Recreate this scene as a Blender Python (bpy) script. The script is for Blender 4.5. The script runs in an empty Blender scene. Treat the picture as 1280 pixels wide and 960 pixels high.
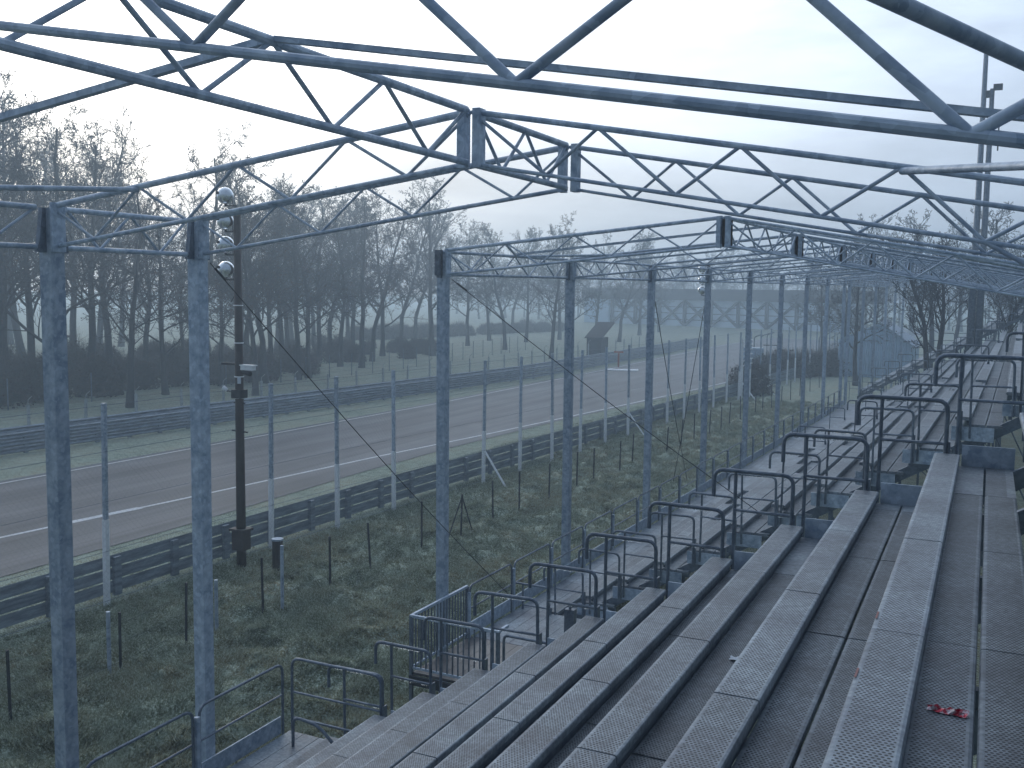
import bpy, math, random
import numpy as np
from mathutils import Vector, Matrix
random.seed(7); rng = np.random.default_rng(7)
sc = bpy.context.scene
C = sc.collection

# ------------------------------------------------------------------ camera
FPX, YAW, PITCH, ROLL = 1250.0, .444, .094, .013
Fv = np.array([-math.sin(YAW)*math.cos(PITCH), math.cos(YAW)*math.cos(PITCH), -math.sin(PITCH)])
Rv = np.array([math.cos(YAW), math.sin(YAW), 0.]); Uv = np.cross(Rv, Fv)
R2 = Rv*math.cos(ROLL)+Uv*math.sin(ROLL); U2 = -Rv*math.sin(ROLL)+Uv*math.cos(ROLL)
cam = bpy.data.cameras.new('camera'); cam.sensor_width = 36; cam.lens = FPX/1280*36
cam.clip_start = .05; cam.clip_end = 3000
co = bpy.data.objects.new('camera', cam); C.objects.link(co)
co.matrix_world = Matrix(((R2[0], U2[0], -Fv[0], 0), (R2[1], U2[1], -Fv[1], 0), (R2[2], U2[2], -Fv[2], 0), (0, 0, 0, 1)))
sc.camera = co
sc.render.resolution_x, sc.render.resolution_y = 1024, 768
def ray(x, y): return Fv+R2*(x-640)/FPX-U2*(y-480)/FPX
def at(x, y, ax, val):
    d = ray(x, y); return d*(val/d['XYZ'.index(ax)])

# ------------------------------------------------------------------ light
SUN = ray(70, 45); SUN = SUN/np.linalg.norm(SUN)
SEL = math.asin(SUN[2]); SAZ = math.atan2(SUN[0], SUN[1])
W = bpy.data.worlds.new('World'); sc.world = W; W.use_nodes = True
nt = W.node_tree; N = nt.nodes; L = nt.links; N.clear()
out = N.new('ShaderNodeOutputWorld'); bg = N.new('ShaderNodeBackground'); L.new(bg.outputs[0], out.inputs[0])
sky = N.new('ShaderNodeTexSky'); sky.sky_type = 'NISHITA'; sky.sun_disc = False
sky.sun_elevation = SEL; sky.sun_rotation = SAZ; sky.dust_density = 2.5; sky.air_density = 1.2
tc = N.new('ShaderNodeTexCoord')
def vm(op, a, b=None):
    n = N.new('ShaderNodeVectorMath'); n.operation = op; L.new(a, n.inputs[0])
    if b is not None:
        if isinstance(b, tuple): n.inputs[1].default_value = b
        else: L.new(b, n.inputs[1])
    return n
def mt(op, a, b=None, clamp=False):
    n = N.new('ShaderNodeMath'); n.operation = op; n.use_clamp = clamp
    for i, v in enumerate((a, b)):
        if v is None: continue
        if isinstance(v, (int, float)): n.inputs[i].default_value = v
        else: L.new(v, n.inputs[i])
    return n.outputs[0]
dot = vm('DOT_PRODUCT', tc.outputs['Generated'], tuple(SUN)).outputs['Value']
half = mt('MULTIPLY_ADD', dot, .5); half.node.inputs[2].default_value = .5
lobe = mt('POWER', half, 4.0)          # wide brightening of the cloud veil round the sun
core = mt('POWER', half, 90.0)
mp = N.new('ShaderNodeMapping'); L.new(tc.outputs['Generated'], mp.inputs[0]); mp.inputs['Scale'].default_value = (2.2, 2.2, 9)
nz = N.new('ShaderNodeTexNoise'); L.new(mp.outputs[0], nz.inputs[0]); nz.inputs['Scale'].default_value = 1.6; nz.inputs['Detail'].default_value = 7; nz.inputs['Roughness'].default_value = .55
cl = mt('MULTIPLY_ADD', nz.outputs[0], 1.25); cl.node.inputs[2].default_value = .36
veil = mt('MULTIPLY', mt('ADD', mt('MULTIPLY', lobe, VEIL_L:=14.5), VEIL_0:=2.7), cl)
sz = N.new('ShaderNodeSeparateXYZ'); L.new(tc.outputs['Generated'], sz.inputs[0])
hz_ = mt('MULTIPLY_ADD', mt('DIVIDE', sz.outputs[2], .24, clamp=True), .58); hz_.node.inputs[2].default_value = .42   # the veil thins out upwards from the murk of the horizon
veil = mt('MULTIPLY', mt('ADD', veil, mt('MULTIPLY', core, 9.0)), hz_)
vcol = N.new('ShaderNodeMix'); vcol.data_type = 'RGBA'
L.new(mt('POWER', half, 5.0), vcol.inputs[0]); vcol.inputs[6].default_value = (.60, .80, 1.12, 1); vcol.inputs[7].default_value = (.97, .99, 1.0, 1)
vs = N.new('ShaderNodeVectorMath'); vs.operation = 'SCALE'; L.new(vcol.outputs[2], vs.inputs[0]); L.new(veil, vs.inputs['Scale'])
mx = N.new('ShaderNodeMix'); mx.data_type = 'RGBA'; mx.inputs[0].default_value = .93
L.new(sky.outputs[0], mx.inputs[6]); L.new(vs.outputs[0], mx.inputs[7]); L.new(mx.outputs[2], bg.inputs[0])
bg.inputs[1].default_value = .12
sl = bpy.data.lights.new('sun', 'SUN'); sl.energy = .5; sl.angle = math.radians(12); sl.color = (1, .93, .84)
so = bpy.data.objects.new('sun', sl); C.objects.link(so)
so.rotation_euler = Vector(SUN).to_track_quat('Z', 'Y').to_euler()
sc.view_settings.view_transform = 'Standard'; sc.view_settings.look = 'None'
sc.view_settings.exposure = 0.0; sc.view_settings.gamma = 1
sc.cycles.volume_bounces = 1
sc.cycles.volume_step_rate = 1

# ------------------------------------------------------------------ helpers
class MB:
    def __init__(s): s.v = []; s.f = []
    def add(s, v, f):
        o = len(s.v); s.v += [tuple(map(float, p)) for p in v]; s.f += [tuple(i+o for i in q) for q in f]; return s
    def box(s, x0, x1, y0, y1, z0, z1):
        return s.add([(x, y, z) for z in (z0, z1) for y in (y0, y1) for x in (x0, x1)],
                     [(0, 2, 3, 1), (4, 5, 7, 6), (0, 1, 5, 4), (2, 6, 7, 3), (0, 4, 6, 2), (1, 3, 7, 5)])
    def tube(s, pts, r, n=6, caps=True):
        pts = [Vector(p) for p in pts]; rs = r if isinstance(r, (list, tuple)) else [r]*len(pts)
        V = []; Fc = []; prev = None
        for i, p in enumerate(pts):
            t = (pts[min(i+1, len(pts)-1)]-pts[max(i-1, 0)]).normalized()
            if prev is None: a = t.orthogonal().normalized()
            else: a = (prev-t*prev.dot(t)).normalized()
            prev = a; b = t.cross(a)
            for k in range(n):
                q = 2*math.pi*(k+.5)/n; V.append(p+(a*math.cos(q)+b*math.sin(q))*rs[i])
        for i in range(len(pts)-1):
            for k in range(n):
                Fc.append((i*n+k, i*n+(k+1) % n, (i+1)*n+(k+1) % n, (i+1)*n+k))
        if caps:
            Fc.append(tuple(range(n-1, -1, -1))); Fc.append(tuple(range((len(pts)-1)*n, len(pts)*n)))
        return s.add(V, Fc)
    def prism(s, poly, axis, a0, a1):
        # poly is 2-D; axis is the extrusion axis
        def P(u, v, w): return {'X': (w, u, v), 'Y': (u, w, v), 'Z': (u, v, w)}[axis]
        n = len(poly); V = [P(u, v, a0) for u, v in poly]+[P(u, v, a1) for u, v in poly]
        return s.add(V, [(k, (k+1) % n, n+(k+1) % n, n+k) for k in range(n)]+[tuple(range(n))[::-1], tuple(range(n, 2*n))])
    def mesh(s, name, mat=None, smooth=False):
        m = bpy.data.meshes.new(name); m.from_pydata(s.v, [], s.f); m.update()
        if mat: m.materials.append(mat)
        if smooth: m.polygons.foreach_set('use_smooth', [True]*len(m.polygons))
        return m
def obj(name, data, parent=None, loc=None, rot=None, scale=None, **kw):
    o = bpy.data.objects.new(name, data); C.objects.link(o)
    if parent: o.parent = parent
    if loc is not None: o.location = loc
    if rot is not None: o.rotation_euler = rot
    if scale is not None: o.scale = scale
    for k, v in kw.items(): o[k] = v
    return o
def thing(name, label, cat, loc=(0, 0, 0), rot=(0, 0, 0), group=None, data=None):
    o = obj(name, data, None, loc, rot); o['label'] = label; o['category'] = cat
    if group: o['group'] = group
    return o
def bend(pts, r, n=4):
    """round the inner corners of a polyline"""
    P = [Vector(p) for p in pts]; o = [P[0]]
    for i in range(1, len(P)-1):
        a = (P[i-1]-P[i]); b = (P[i+1]-P[i]); q = min(r, a.length*.49, b.length*.49)
        A = P[i]+a.normalized()*q; B = P[i]+b.normalized()*q
        for k in range(n+1):
            t = k/n; o.append(A*(1-t)**2+P[i]*2*t*(1-t)+B*t*t)
    return o+[P[-1]]

# ------------------------------------------------------------------ materials
def mat(name, col, rough=.6, metal=0., noise=None, bump=None, col2=None, spec=None):
    m = bpy.data.materials.new(name); m.use_nodes = True; t = m.node_tree; b = t.nodes['Principled BSDF']
    b.inputs['Base Color'].default_value = (*col, 1); b.inputs['Roughness'].default_value = rough; b.inputs['Metallic'].default_value = metal
    if spec is not None: b.inputs['Specular IOR Level'].default_value = spec
    g = t.nodes.new('ShaderNodeNewGeometry')
    if noise:
        mpn = t.nodes.new('ShaderNodeMapping'); t.links.new(g.outputs['Position'], mpn.inputs[0])
        mpn.inputs['Scale'].default_value = noise[1] if isinstance(noise[1], tuple) else (noise[1],)*3
        n = t.nodes.new('ShaderNodeTexNoise'); n.inputs['Scale'].default_value = 1; n.inputs['Detail'].default_value = 6; n.inputs['Roughness'].default_value = .65
        t.links.new(mpn.outputs[0], n.inputs[0])
        r = t.nodes.new('ShaderNodeValToRGB'); r.color_ramp.elements[0].position = noise[2] if len(noise) > 2 else .3; r.color_ramp.elements[1].position = noise[3] if len(noise) > 3 else .7
        c2 = col2 or tuple(c*(1+noise[0]) for c in col); c1 = col if col2 else tuple(c*(1-noise[0]) for c in col)
        r.color_ramp.elements[0].color = (*c1, 1); r.color_ramp.elements[1].color = (*c2, 1)
        t.links.new(n.outputs[0], r.inputs[0]); t.links.new(r.outputs[0], b.inputs['Base Color'])
        mr = t.nodes.new('ShaderNodeMapRange'); mr.inputs[3].default_value = max(.05, rough-.12); mr.inputs[4].default_value = min(1, rough+.12)
        t.links.new(n.outputs[0], mr.inputs[0]); t.links.new(mr.outputs[0], b.inputs['Roughness'])
    if bump:
        n2 = t.nodes.new('ShaderNodeTexNoise'); n2.inputs['Scale'].default_value = bump[1]; n2.inputs['Detail'].default_value = 5
        t.links.new(g.outputs['Position'], n2.inputs[0]); bp = t.nodes.new('ShaderNodeBump'); bp.inputs['Strength'].default_value = bump[0]; bp.inputs['Distance'].default_value = bump[2]
        t.links.new(n2.outputs[0], bp.inputs['Height']); t.links.new(bp.outputs[0], b.inputs['Normal'])
    return m
M = {}
def galv_mat(name, ca, cb, rough, metal):
    m = bpy.data.materials.new(name); m.use_nodes = True; t = m.node_tree; b = t.nodes['Principled BSDF']; g = t.nodes.new('ShaderNodeNewGeometry'); oi = t.nodes.new('ShaderNodeObjectInfo')
    ad = t.nodes.new('ShaderNodeVectorMath'); ad.operation = 'ADD'; t.links.new(g.outputs['Position'], ad.inputs[0]); sc_ = t.nodes.new('ShaderNodeVectorMath'); sc_.operation = 'SCALE'; sc_.inputs[0].default_value = (13, 7, 5); t.links.new(oi.outputs['Random'], sc_.inputs['Scale']); t.links.new(sc_.outputs[0], ad.inputs[1])
    def nse(s_, d, r_=.6):
        n = t.nodes.new('ShaderNodeTexNoise'); n.inputs['Scale'].default_value = s_; n.inputs['Detail'].default_value = d; n.inputs['Roughness'].default_value = r_; t.links.new(ad.outputs[0], n.inputs[0]); return n.outputs[0]
    def rmp(f, a, c, x=0., y=1.):
        r = t.nodes.new('ShaderNodeMapRange'); r.inputs[1].default_value = a; r.inputs[2].default_value = c; r.inputs[3].default_value = x; r.inputs[4].default_value = y; t.links.new(f, r.inputs[0]); return r.outputs[0]
    def mix(f, a, c):
        x = t.nodes.new('ShaderNodeMix'); x.data_type = 'RGBA'; t.links.new(f, x.inputs[0])
        for k, v in ((6, a), (7, c)):
            if isinstance(v, tuple): x.inputs[k].default_value = (*v, 1)
            else: t.links.new(v, x.inputs[k])
        return x.outputs[2]
    vo = t.nodes.new('ShaderNodeTexVoronoi'); vo.inputs['Scale'].default_value = 22; t.links.new(ad.outputs[0], vo.inputs[0])
    sp_ = t.nodes.new('ShaderNodeSeparateColor'); t.links.new(vo.outputs['Color'], sp_.inputs[0])
    c = mix(rmp(nse(7., 5), .36, .66), ca, cb); c = mix(rmp(sp_.outputs[0], .55, 1., 0, .38), c, tuple(v*1.35 for v in cb))
    c = mix(rmp(nse(2.6, 8, .72), .66, .80, 0, .55), c, (.13, .085, .06))
    mu = t.nodes.new('ShaderNodeVectorMath'); mu.operation = 'SCALE'; t.links.new(c, mu.inputs[0]); t.links.new(rmp(oi.outputs['Random'], 0, 1, .84, 1.16), mu.inputs['Scale']); t.links.new(mu.outputs[0], b.inputs['Base Color'])
    t.links.new(rmp(nse(9., 4), .3, .7, rough-.1, rough+.12), b.inputs['Roughness']); b.inputs['Metallic'].default_value = metal
    bp = t.nodes.new('ShaderNodeBump'); bp.inputs['Strength'].default_value = .2; bp.inputs['Distance'].default_value = .004; t.links.new(nse(55., 4), bp.inputs['Height']); t.links.new(bp.outputs[0], b.inputs['Normal'])
    return m
M['galv'] = galv_mat('galvanised', (.24, .31, .41), (.47, .54, .62), .5, .2)
M['galv_dark'] = galv_mat('galvanised_tube', (.085, .11, .15), (.16, .195, .24), .4, .35)
M['dark'] = mat('dark_steel', (.035, .04, .05), .6, .3, (.4, 6.))
M['rust'] = mat('brown_rusty_plate', (.075, .05, .042), .85, 0, (.4, 18.), (.3, 50, .004))
M['pole'] = mat('brown_pole_paint', (.045, .035, .035), .6, 0, (.35, 5.))
M['chrome'] = mat('silvered_sphere', (.72, .76, .8), .22, 1., (.15, 9.))
M['barrier'] = mat('dull_barrier_steel', (.24, .28, .33), .55, .2, (.4, (6, 1.2, 9), .35, .68))
M['white'] = mat('weathered_white_paint', (.86, .88, .90), .6, 0, (.10, 7.))
M['concrete'] = mat('pale_concrete', (.34, .37, .38), .85, 0, (.25, 6.))
M['line'] = mat('white_road_paint', (.62, .64, .66), .6, 0, (.2, (9, 1.2, 9)))
M['bark'] = mat('dark_bark', (.038, .038, .042), .9, 0, (.35, 5.))
M['leaf'] = mat('withered_leaf', (.085, .06, .048), .9, 0, (.4, 1.3))
M['wood'] = mat('grey_brown_wood', (.05, .046, .045), .9, 0, (.4, (12, 12, 3)), spec=.1)
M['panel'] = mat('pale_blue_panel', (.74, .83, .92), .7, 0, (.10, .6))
M['twig'] = mat('brown_twigs', (.095, .08, .072), .95, 0, (.35, 2.), spec=.1)
M['landing'] = mat('wet_brown_boards', (.085, .08, .084), .35, 0, (.35, (3, 9, 3)))
M['tin'] = mat('pale_corrugated_sheet', (.48, .60, .72), .5, .2, (.15, .8))
M['orange'] = mat('faded_orange_paint', (.45, .14, .06), .6)
M['redfoil'] = mat('crumpled_red_foil', (.42, .02, .045), .22, .4, (.9, 40., .45, .62), None, (.65, .6, .62))
M['paper'] = mat('wet_white_paper', (.55, .6, .66), .6)
M['drop'] = mat('water_drop', (.9, .95, 1.), .03, 0, spec=1.0); M['drop'].node_tree.nodes['Principled BSDF'].inputs['Transmission Weight'].default_value = .85
M['mark'] = mat('red_paint_mark', (.30, .16, .15), .8)

def grass_mat():
    m = bpy.data.materials.new('frosty_grass'); m.use_nodes = True; t = m.node_tree; b = t.nodes['Principled BSDF']; b.inputs['Roughness'].default_value = .95
    b.inputs['Specular IOR Level'].default_value = .15
    g = t.nodes.new('ShaderNodeNewGeometry')
    def nse(s, d=5):
        n = t.nodes.new('ShaderNodeTexNoise'); n.inputs['Scale'].default_value = s; n.inputs['Detail'].default_value = d; t.links.new(g.outputs['Position'], n.inputs[0]); return n.outputs[0]
    def mix(f, a, c):
        x = t.nodes.new('ShaderNodeMix'); x.data_type = 'RGBA'; t.links.new(f, x.inputs[0])
        for i, v in ((6, a), (7, c)):
            if isinstance(v, tuple): x.inputs[i].default_value = (*v, 1)
            else: t.links.new(v, x.inputs[i])
        return x.outputs[2]
    def rmp(f, a, c):
        r = t.nodes.new('ShaderNodeMapRange'); r.inputs[1].default_value = a; r.inputs[2].default_value = c; t.links.new(f, r.inputs[0]); return r.outputs[0]
    c = mix(rmp(nse(.35), .4, .62), (.125, .148, .088), (.235, .208, .12))
    c = mix(rmp(nse(3.2), .42, .66), c, (.27, .31, .235))
    c = mix(rmp(nse(22, 3), .46, .66), c, (.52, .58, .50))
    t.links.new(c, b.inputs['Base Color']); return m
M['grass'] = grass_mat()
M['blade'] = M['grass'].copy(); M['blade'].name = 'frosty_grass_blade'
_t = M['blade'].node_tree; _b = _t.nodes['Principled BSDF']; _tr = _t.nodes.new('ShaderNodeBsdfTranslucent'); _mx = _t.nodes.new('ShaderNodeMixShader'); _mx.inputs[0].default_value = .5
_t.links.new(_b.inputs['Base Color'].links[0].from_socket, _tr.inputs[0]); _t.links.new(_b.outputs[0], _mx.inputs[1]); _t.links.new(_tr.outputs[0], _mx.inputs[2]); _t.links.new(_mx.outputs[0], [n for n in _t.nodes if n.type == 'OUTPUT_MATERIAL'][0].inputs[0])

def plank_mat(name, k=1., rg=0.):
    m = bpy.data.materials.new(name); m.use_nodes = True; t = m.node_tree; b = t.nodes['Principled BSDF']
    tcn = t.nodes.new('ShaderNodeTexCoord'); g = t.nodes.new('ShaderNodeNewGeometry')
    sp = t.nodes.new('ShaderNodeSeparateXYZ'); t.links.new(tcn.outputs['Object'], sp.inputs[0])
    def mth(op, a, c=None, d=None, clamp=False):
        n = t.nodes.new('ShaderNodeMath'); n.operation = op; n.use_clamp = clamp
        for i, v in enumerate((a, c, d)):
            if v is None: continue
            if isinstance(v, (int, float)): n.inputs[i].default_value = v
            else: t.links.new(v, n.inputs[i])
        return n.outputs[0]
    P = .0215
    u = mth('DIVIDE', sp.outputs[0], P); v = mth('DIVIDE', sp.outputs[1], P)
    par = mth('MULTIPLY', mth('MODULO', mth('ADD', mth('FLOOR', v), 1000.), 2.), .5)
    fu = mth('SUBTRACT', mth('FRACT', mth('ADD', u, par)), .5); fv = mth('SUBTRACT', mth('FRACT', v), .5)
    d = mth('SQRT', mth('ADD', mth('MULTIPLY', fu, fu), mth('MULTIPLY', fv, fv)))
    hole = mth('SUBTRACT', 1., mth('SMOOTH_MIN', 1., mth('MULTIPLY', mth('MAXIMUM', mth('SUBTRACT', d, .29), 0.), 12.), .05), clamp=True)
    # only on the perforated field between the plain rims, and only on the top face
    inx = mth('MULTIPLY', mth('GREATER_THAN', sp.outputs[0], .027), mth('LESS_THAN', sp.outputs[0], .229))
    nzv = t.nodes.new('ShaderNodeSeparateXYZ'); t.links.new(g.outputs['Normal'], nzv.inputs[0])
    top = mth('GREATER_THAN', nzv.outputs[2], .9)
    hole = mth('MULTIPLY', mth('MULTIPLY', hole, inx), top)
    n1 = t.nodes.new('ShaderNodeTexNoise'); n1.inputs['Scale'].default_value = 2.2; n1.inputs['Detail'].default_value = 8; n1.inputs['Roughness'].default_value = .65
    t.links.new(g.outputs['Position'], n1.inputs[0])
    r = t.nodes.new('ShaderNodeValToRGB'); r.color_ramp.elements[0].position = .33; r.color_ramp.elements[1].position = .68
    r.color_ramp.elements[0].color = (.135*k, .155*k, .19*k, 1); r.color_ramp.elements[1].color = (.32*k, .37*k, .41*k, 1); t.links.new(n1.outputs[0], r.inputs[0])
    n3 = t.nodes.new('ShaderNodeTexNoise'); n3.inputs['Scale'].default_value = 26; n3.inputs['Detail'].default_value = 5; t.links.new(g.outputs['Position'], n3.inputs[0])
    mr3 = t.nodes.new('ShaderNodeMapRange'); mr3.inputs[1].default_value = .35; mr3.inputs[2].default_value = .7; mr3.inputs[3].default_value = .72; mr3.inputs[4].default_value = 1.25; t.links.new(n3.outputs[0], mr3.inputs[0])
    oi = t.nodes.new('ShaderNodeObjectInfo'); n5 = t.nodes.new('ShaderNodeTexNoise'); n5.inputs['Scale'].default_value = .9; n5.inputs['Detail'].default_value = 3; t.links.new(g.outputs['Position'], n5.inputs[0])
    stain = mth('MULTIPLY_ADD', n5.outputs[0], .9, .55); var = mth('MULTIPLY_ADD', oi.outputs['Random'], .26, .87)
    sv = t.nodes.new('ShaderNodeVectorMath'); sv.operation = 'SCALE'; t.links.new(r.outputs[0], sv.inputs[0]); t.links.new(mth('MULTIPLY', mth('MULTIPLY', mr3.outputs[0], stain), var), sv.inputs['Scale'])
    x = t.nodes.new('ShaderNodeMix'); x.data_type = 'RGBA'; t.links.new(mth('MULTIPLY', hole, .92), x.inputs[0]); t.links.new(sv.outputs[0], x.inputs[6]); x.inputs[7].default_value = (.004, .005, .008, 1)
    t.links.new(x.outputs[2], b.inputs['Base Color'])
    mr = t.nodes.new('ShaderNodeMapRange'); mr.inputs[3].default_value = .36+rg; mr.inputs[4].default_value = .60+rg; t.links.new(n1.outputs[0], mr.inputs[0]); t.links.new(mr.outputs[0], b.inputs['Roughness'])
    b.inputs['Metallic'].default_value = .1; b.inputs['Specular IOR Level'].default_value = .45
    bp = t.nodes.new('ShaderNodeBump'); bp.inputs['Strength'].default_value = .5; bp.inputs['Distance'].default_value = .004; bp.invert = True
    t.links.new(hole, bp.inputs['Height']); t.links.new(bp.outputs[0], b.inputs['Normal'])
    return m
M['plank'] = plank_mat('perforated_galvanised_plank')
M['deck'] = plank_mat('darker_perforated_deck', .76, .08)  # same plank material in a darker, rougher version for the deck

def asphalt_mat():
    m = mat('asphalt', (.062, .062, .068), .55, 0, None, (.3, 40, .01)); t = m.node_tree; b = t.nodes['Principled BSDF']
    g = t.nodes.new('ShaderNodeNewGeometry'); mpn = t.nodes.new('ShaderNodeMapping'); mpn.inputs['Scale'].default_value = (.75, .035, 1); mpn.inputs['Rotation'].default_value = (0, 0, .05)
    t.links.new(g.outputs['Position'], mpn.inputs[0]); n = t.nodes.new('ShaderNodeTexNoise'); n.inputs['Scale'].default_value = 1; n.inputs['Detail'].default_value = 6; t.links.new(mpn.outputs[0], n.inputs[0])
    r = t.nodes.new('ShaderNodeValToRGB'); r.color_ramp.elements[0].position = .38; r.color_ramp.elements[1].position = .62
    r.color_ramp.elements[0].color = (.044, .048, .058, 1); r.color_ramp.elements[1].color = (.115, .120, .134, 1); t.links.new(n.outputs[0], r.inputs[0])
    n2 = t.nodes.new('ShaderNodeTexNoise'); n2.inputs['Scale'].default_value = .22; n2.inputs['Detail'].default_value = 7; t.links.new(g.outputs['Position'], n2.inputs[0])
    m3 = t.nodes.new('ShaderNodeMapping'); m3.inputs['Scale'].default_value = (3.2, .02, 1); m3.inputs['Rotation'].default_value = (0, 0, .07); t.links.new(g.outputs['Position'], m3.inputs[0])
    n3 = t.nodes.new('ShaderNodeTexNoise'); n3.inputs['Scale'].default_value = 1; n3.inputs['Detail'].default_value = 3; t.links.new(m3.outputs[0], n3.inputs[0])
    ra = t.nodes.new('ShaderNodeMapRange'); ra.inputs[1].default_value = .35; ra.inputs[2].default_value = .65; ra.inputs[3].default_value = .78; ra.inputs[4].default_value = 1.2; t.links.new(n2.outputs[0], ra.inputs[0])
    rb = t.nodes.new('ShaderNodeMapRange'); rb.inputs[1].default_value = .30; rb.inputs[2].default_value = .48; rb.inputs[3].default_value = .62; rb.inputs[4].default_value = 1.04; t.links.new(n3.outputs[0], rb.inputs[0])
    mu = t.nodes.new('ShaderNodeMath'); mu.operation = 'MULTIPLY'; t.links.new(ra.outputs[0], mu.inputs[0]); t.links.new(rb.outputs[0], mu.inputs[1])
    sv = t.nodes.new('ShaderNodeVectorMath'); sv.operation = 'SCALE'; t.links.new(r.outputs[0], sv.inputs[0]); t.links.new(mu.outputs[0], sv.inputs['Scale']); t.links.new(sv.outputs[0], b.inputs['Base Color'])
    return m
M['asphalt'] = asphalt_mat()

# ------------------------------------------------------------------ setting
GZ = -8.0
def lump(x, y):
    return (.13*abs(math.sin(x*2.3+math.sin(y*1.1)*1.9)*math.sin(y*2.5+math.sin(x*1.3)*1.7))+.08*abs(math.sin(x*5.1+y*1.9)*math.sin(y*4.4-x*1.2))-.05+.08*math.sin(x*1.7+math.sin(y*.9)*1.3)*math.cos(y*1.3+x*.4)+.07*math.sin(x*3.7-y*2.1)+.05*math.sin(y*4.3+x*2.2))
def gz(x, y):
    k = max(0, min(1, (x+18.6)/1.5))*max(0, min(1, (90-y)/15))*max(0, min(1, (-8.6-x)/.8+1))
    return GZ+lump(x, y)*k*.9
mb = MB()
xs = sorted(set([-900, -300, -140, -90, -60, -45, -36, -28, -24, -21]+[round(-20+.22*i, 3) for i in range(64)]+[-4, 2, 10, 30, 100, 300, 700]))
ys = sorted(set([-500, -100, -30, -10, 0]+[round(6+.22*i, 3) for i in range(260)]+[70, 75, 80, 90, 110, 150, 250, 450, 1000]))
for y in ys:
    for x in xs: mb.v.append((x, y, gz(x, y)))
nx = len(xs)
for j in range(len(ys)-1):
    for i in range(nx-1): mb.f.append((j*nx+i, j*nx+i+1, (j+1)*nx+i+1, (j+1)*nx+i))
obj('ground', mb.mesh('ground', M['grass'], True), kind='structure')

def itp(tab, y):
    return float(np.interp(y, [t[0] for t in tab], [t[1] for t in tab]))
NEAR = [(-80, -30.5), (5, -28.6), (21, -27.8), (27, -27.1), (40, -25.9), (48, -24.9), (62, -23.4), (82, -21.4), (97, -20.3), (117, -19.2), (140, -18.6), (185, -15.5), (260, -8)]
FAR = [(-80, -36.2), (20, -35.5), (60, -34.5), (95, -35.0), (125, -35.8), (150, -36.3), (180, -35.0), (260, -27)]
EDGE = [(-80, -25.2), (5, -24.1), (25, -23.9), (36, -24.3), (44, -24.2), (56, -23.6), (62, -23.0), (82, -21.0), (97, -19.9), (117, -18.8), (140, -18.2), (185, -15.0), (260, -7.4)]
YY = [-60, -30, 0]+[4*i for i in range(1, 65)]
def strip(fa, fb, z, yy=YY):
    m = MB()
    for y in yy: m.v += [(fa(y), y, z), (fb(y), y, z)]
    for i in range(len(yy)-1): m.f.append((2*i, 2*i+1, 2*i+3, 2*i+2))
    return m
obj('track', strip(lambda y: itp(FAR, y)-.5, lambda y: itp(EDGE, y), GZ+.02).mesh('track', M['asphalt']), kind='structure')
obj('track_line', strip(lambda y: itp(NEAR, y)-.09, lambda y: itp(NEAR, y)+.09, GZ+.026).mesh('track_line', M['line']), kind='structure')
obj('track_line', strip(lambda y: itp(NEAR, y)-.17, lambda y: itp(NEAR, y)+.17, GZ+.03, [22.9, 24, 25, 26.2]).mesh('track_line', M['line']), kind='structure')
obj('track_line', strip(lambda y: itp(FAR, y)-.07, lambda y: itp(FAR, y)+.07, GZ+.026).mesh('track_line', M['line']), kind='structure')

# tussocks of frosted grass, blades in their thousands
def blades(name, n, xr, yr, hmin, hmax, wid, per=9):
    u = rng.random(n); y0, y1 = yr
    y = y0*(y1/y0)**u                       # thinner with distance
    x = xr[0]+(xr[1]-xr[0])*rng.random(n)+.025*(y-16)
    k = np.sin(x*2.1+np.sin(y*1.3)*2)*np.cos(y*1.7+x)*.5+.5
    V = np.zeros((n, per, 3, 3)); 
    zb = np.array([gz(a, b) for a, b in zip(x, y)])
    swirl = np.sin(x*.9+y*.6)*2.5+np.cos(y*.8)*1.5
    for j in range(per):
        a = swirl+rng.normal(0, .9, n); h = (hmin+(hmax-hmin)*rng.random(n))*(.45+.8*k); ln = h*(.7+.9*rng.random(n))
        bx = x+rng.normal(0, .07, n); by = y+rng.normal(0, .07, n)
        w = wid*(.6+.8*rng.random(n))*(1+y/60)
        V[:, j, 0] = np.stack([bx-np.sin(a)*w, by+np.cos(a)*w, zb-.03], -1)
        V[:, j, 1] = np.stack([bx+np.sin(a)*w, by-np.cos(a)*w, zb-.03], -1)
        V[:, j, 2] = np.stack([bx+np.cos(a)*ln, by+np.sin(a)*ln, zb+h], -1)
    nv = n*per*3; m = bpy.data.meshes.new(name); m.vertices.add(nv); m.vertices.foreach_set('co', V.reshape(-1))
    m.loops.add(nv); m.loops.foreach_set('vertex_index', np.arange(nv, dtype=np.int32)); m.polygons.add(n*per)
    m.polygons.foreach_set('loop_start', np.arange(0, nv, 3, dtype=np.int32)); m.update(calc_edges=True); m.materials.append(M['blade'])
    o = obj(name, m, kind='stuff'); o['label'] = 'rough frosted grass in tussocks between the grandstand and the track'; o['category'] = 'grass'
    return o
blades('grass', 44000, (-19.6, -8.0), (7.5, 75), .05, .22, .012)
g2 = blades('grass', 5000, (-23.2, -20.2), (14, 80), .03, .09, .012, 7); g2['label'] = 'short verge grass between the asphalt and the near crash barrier'

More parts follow.
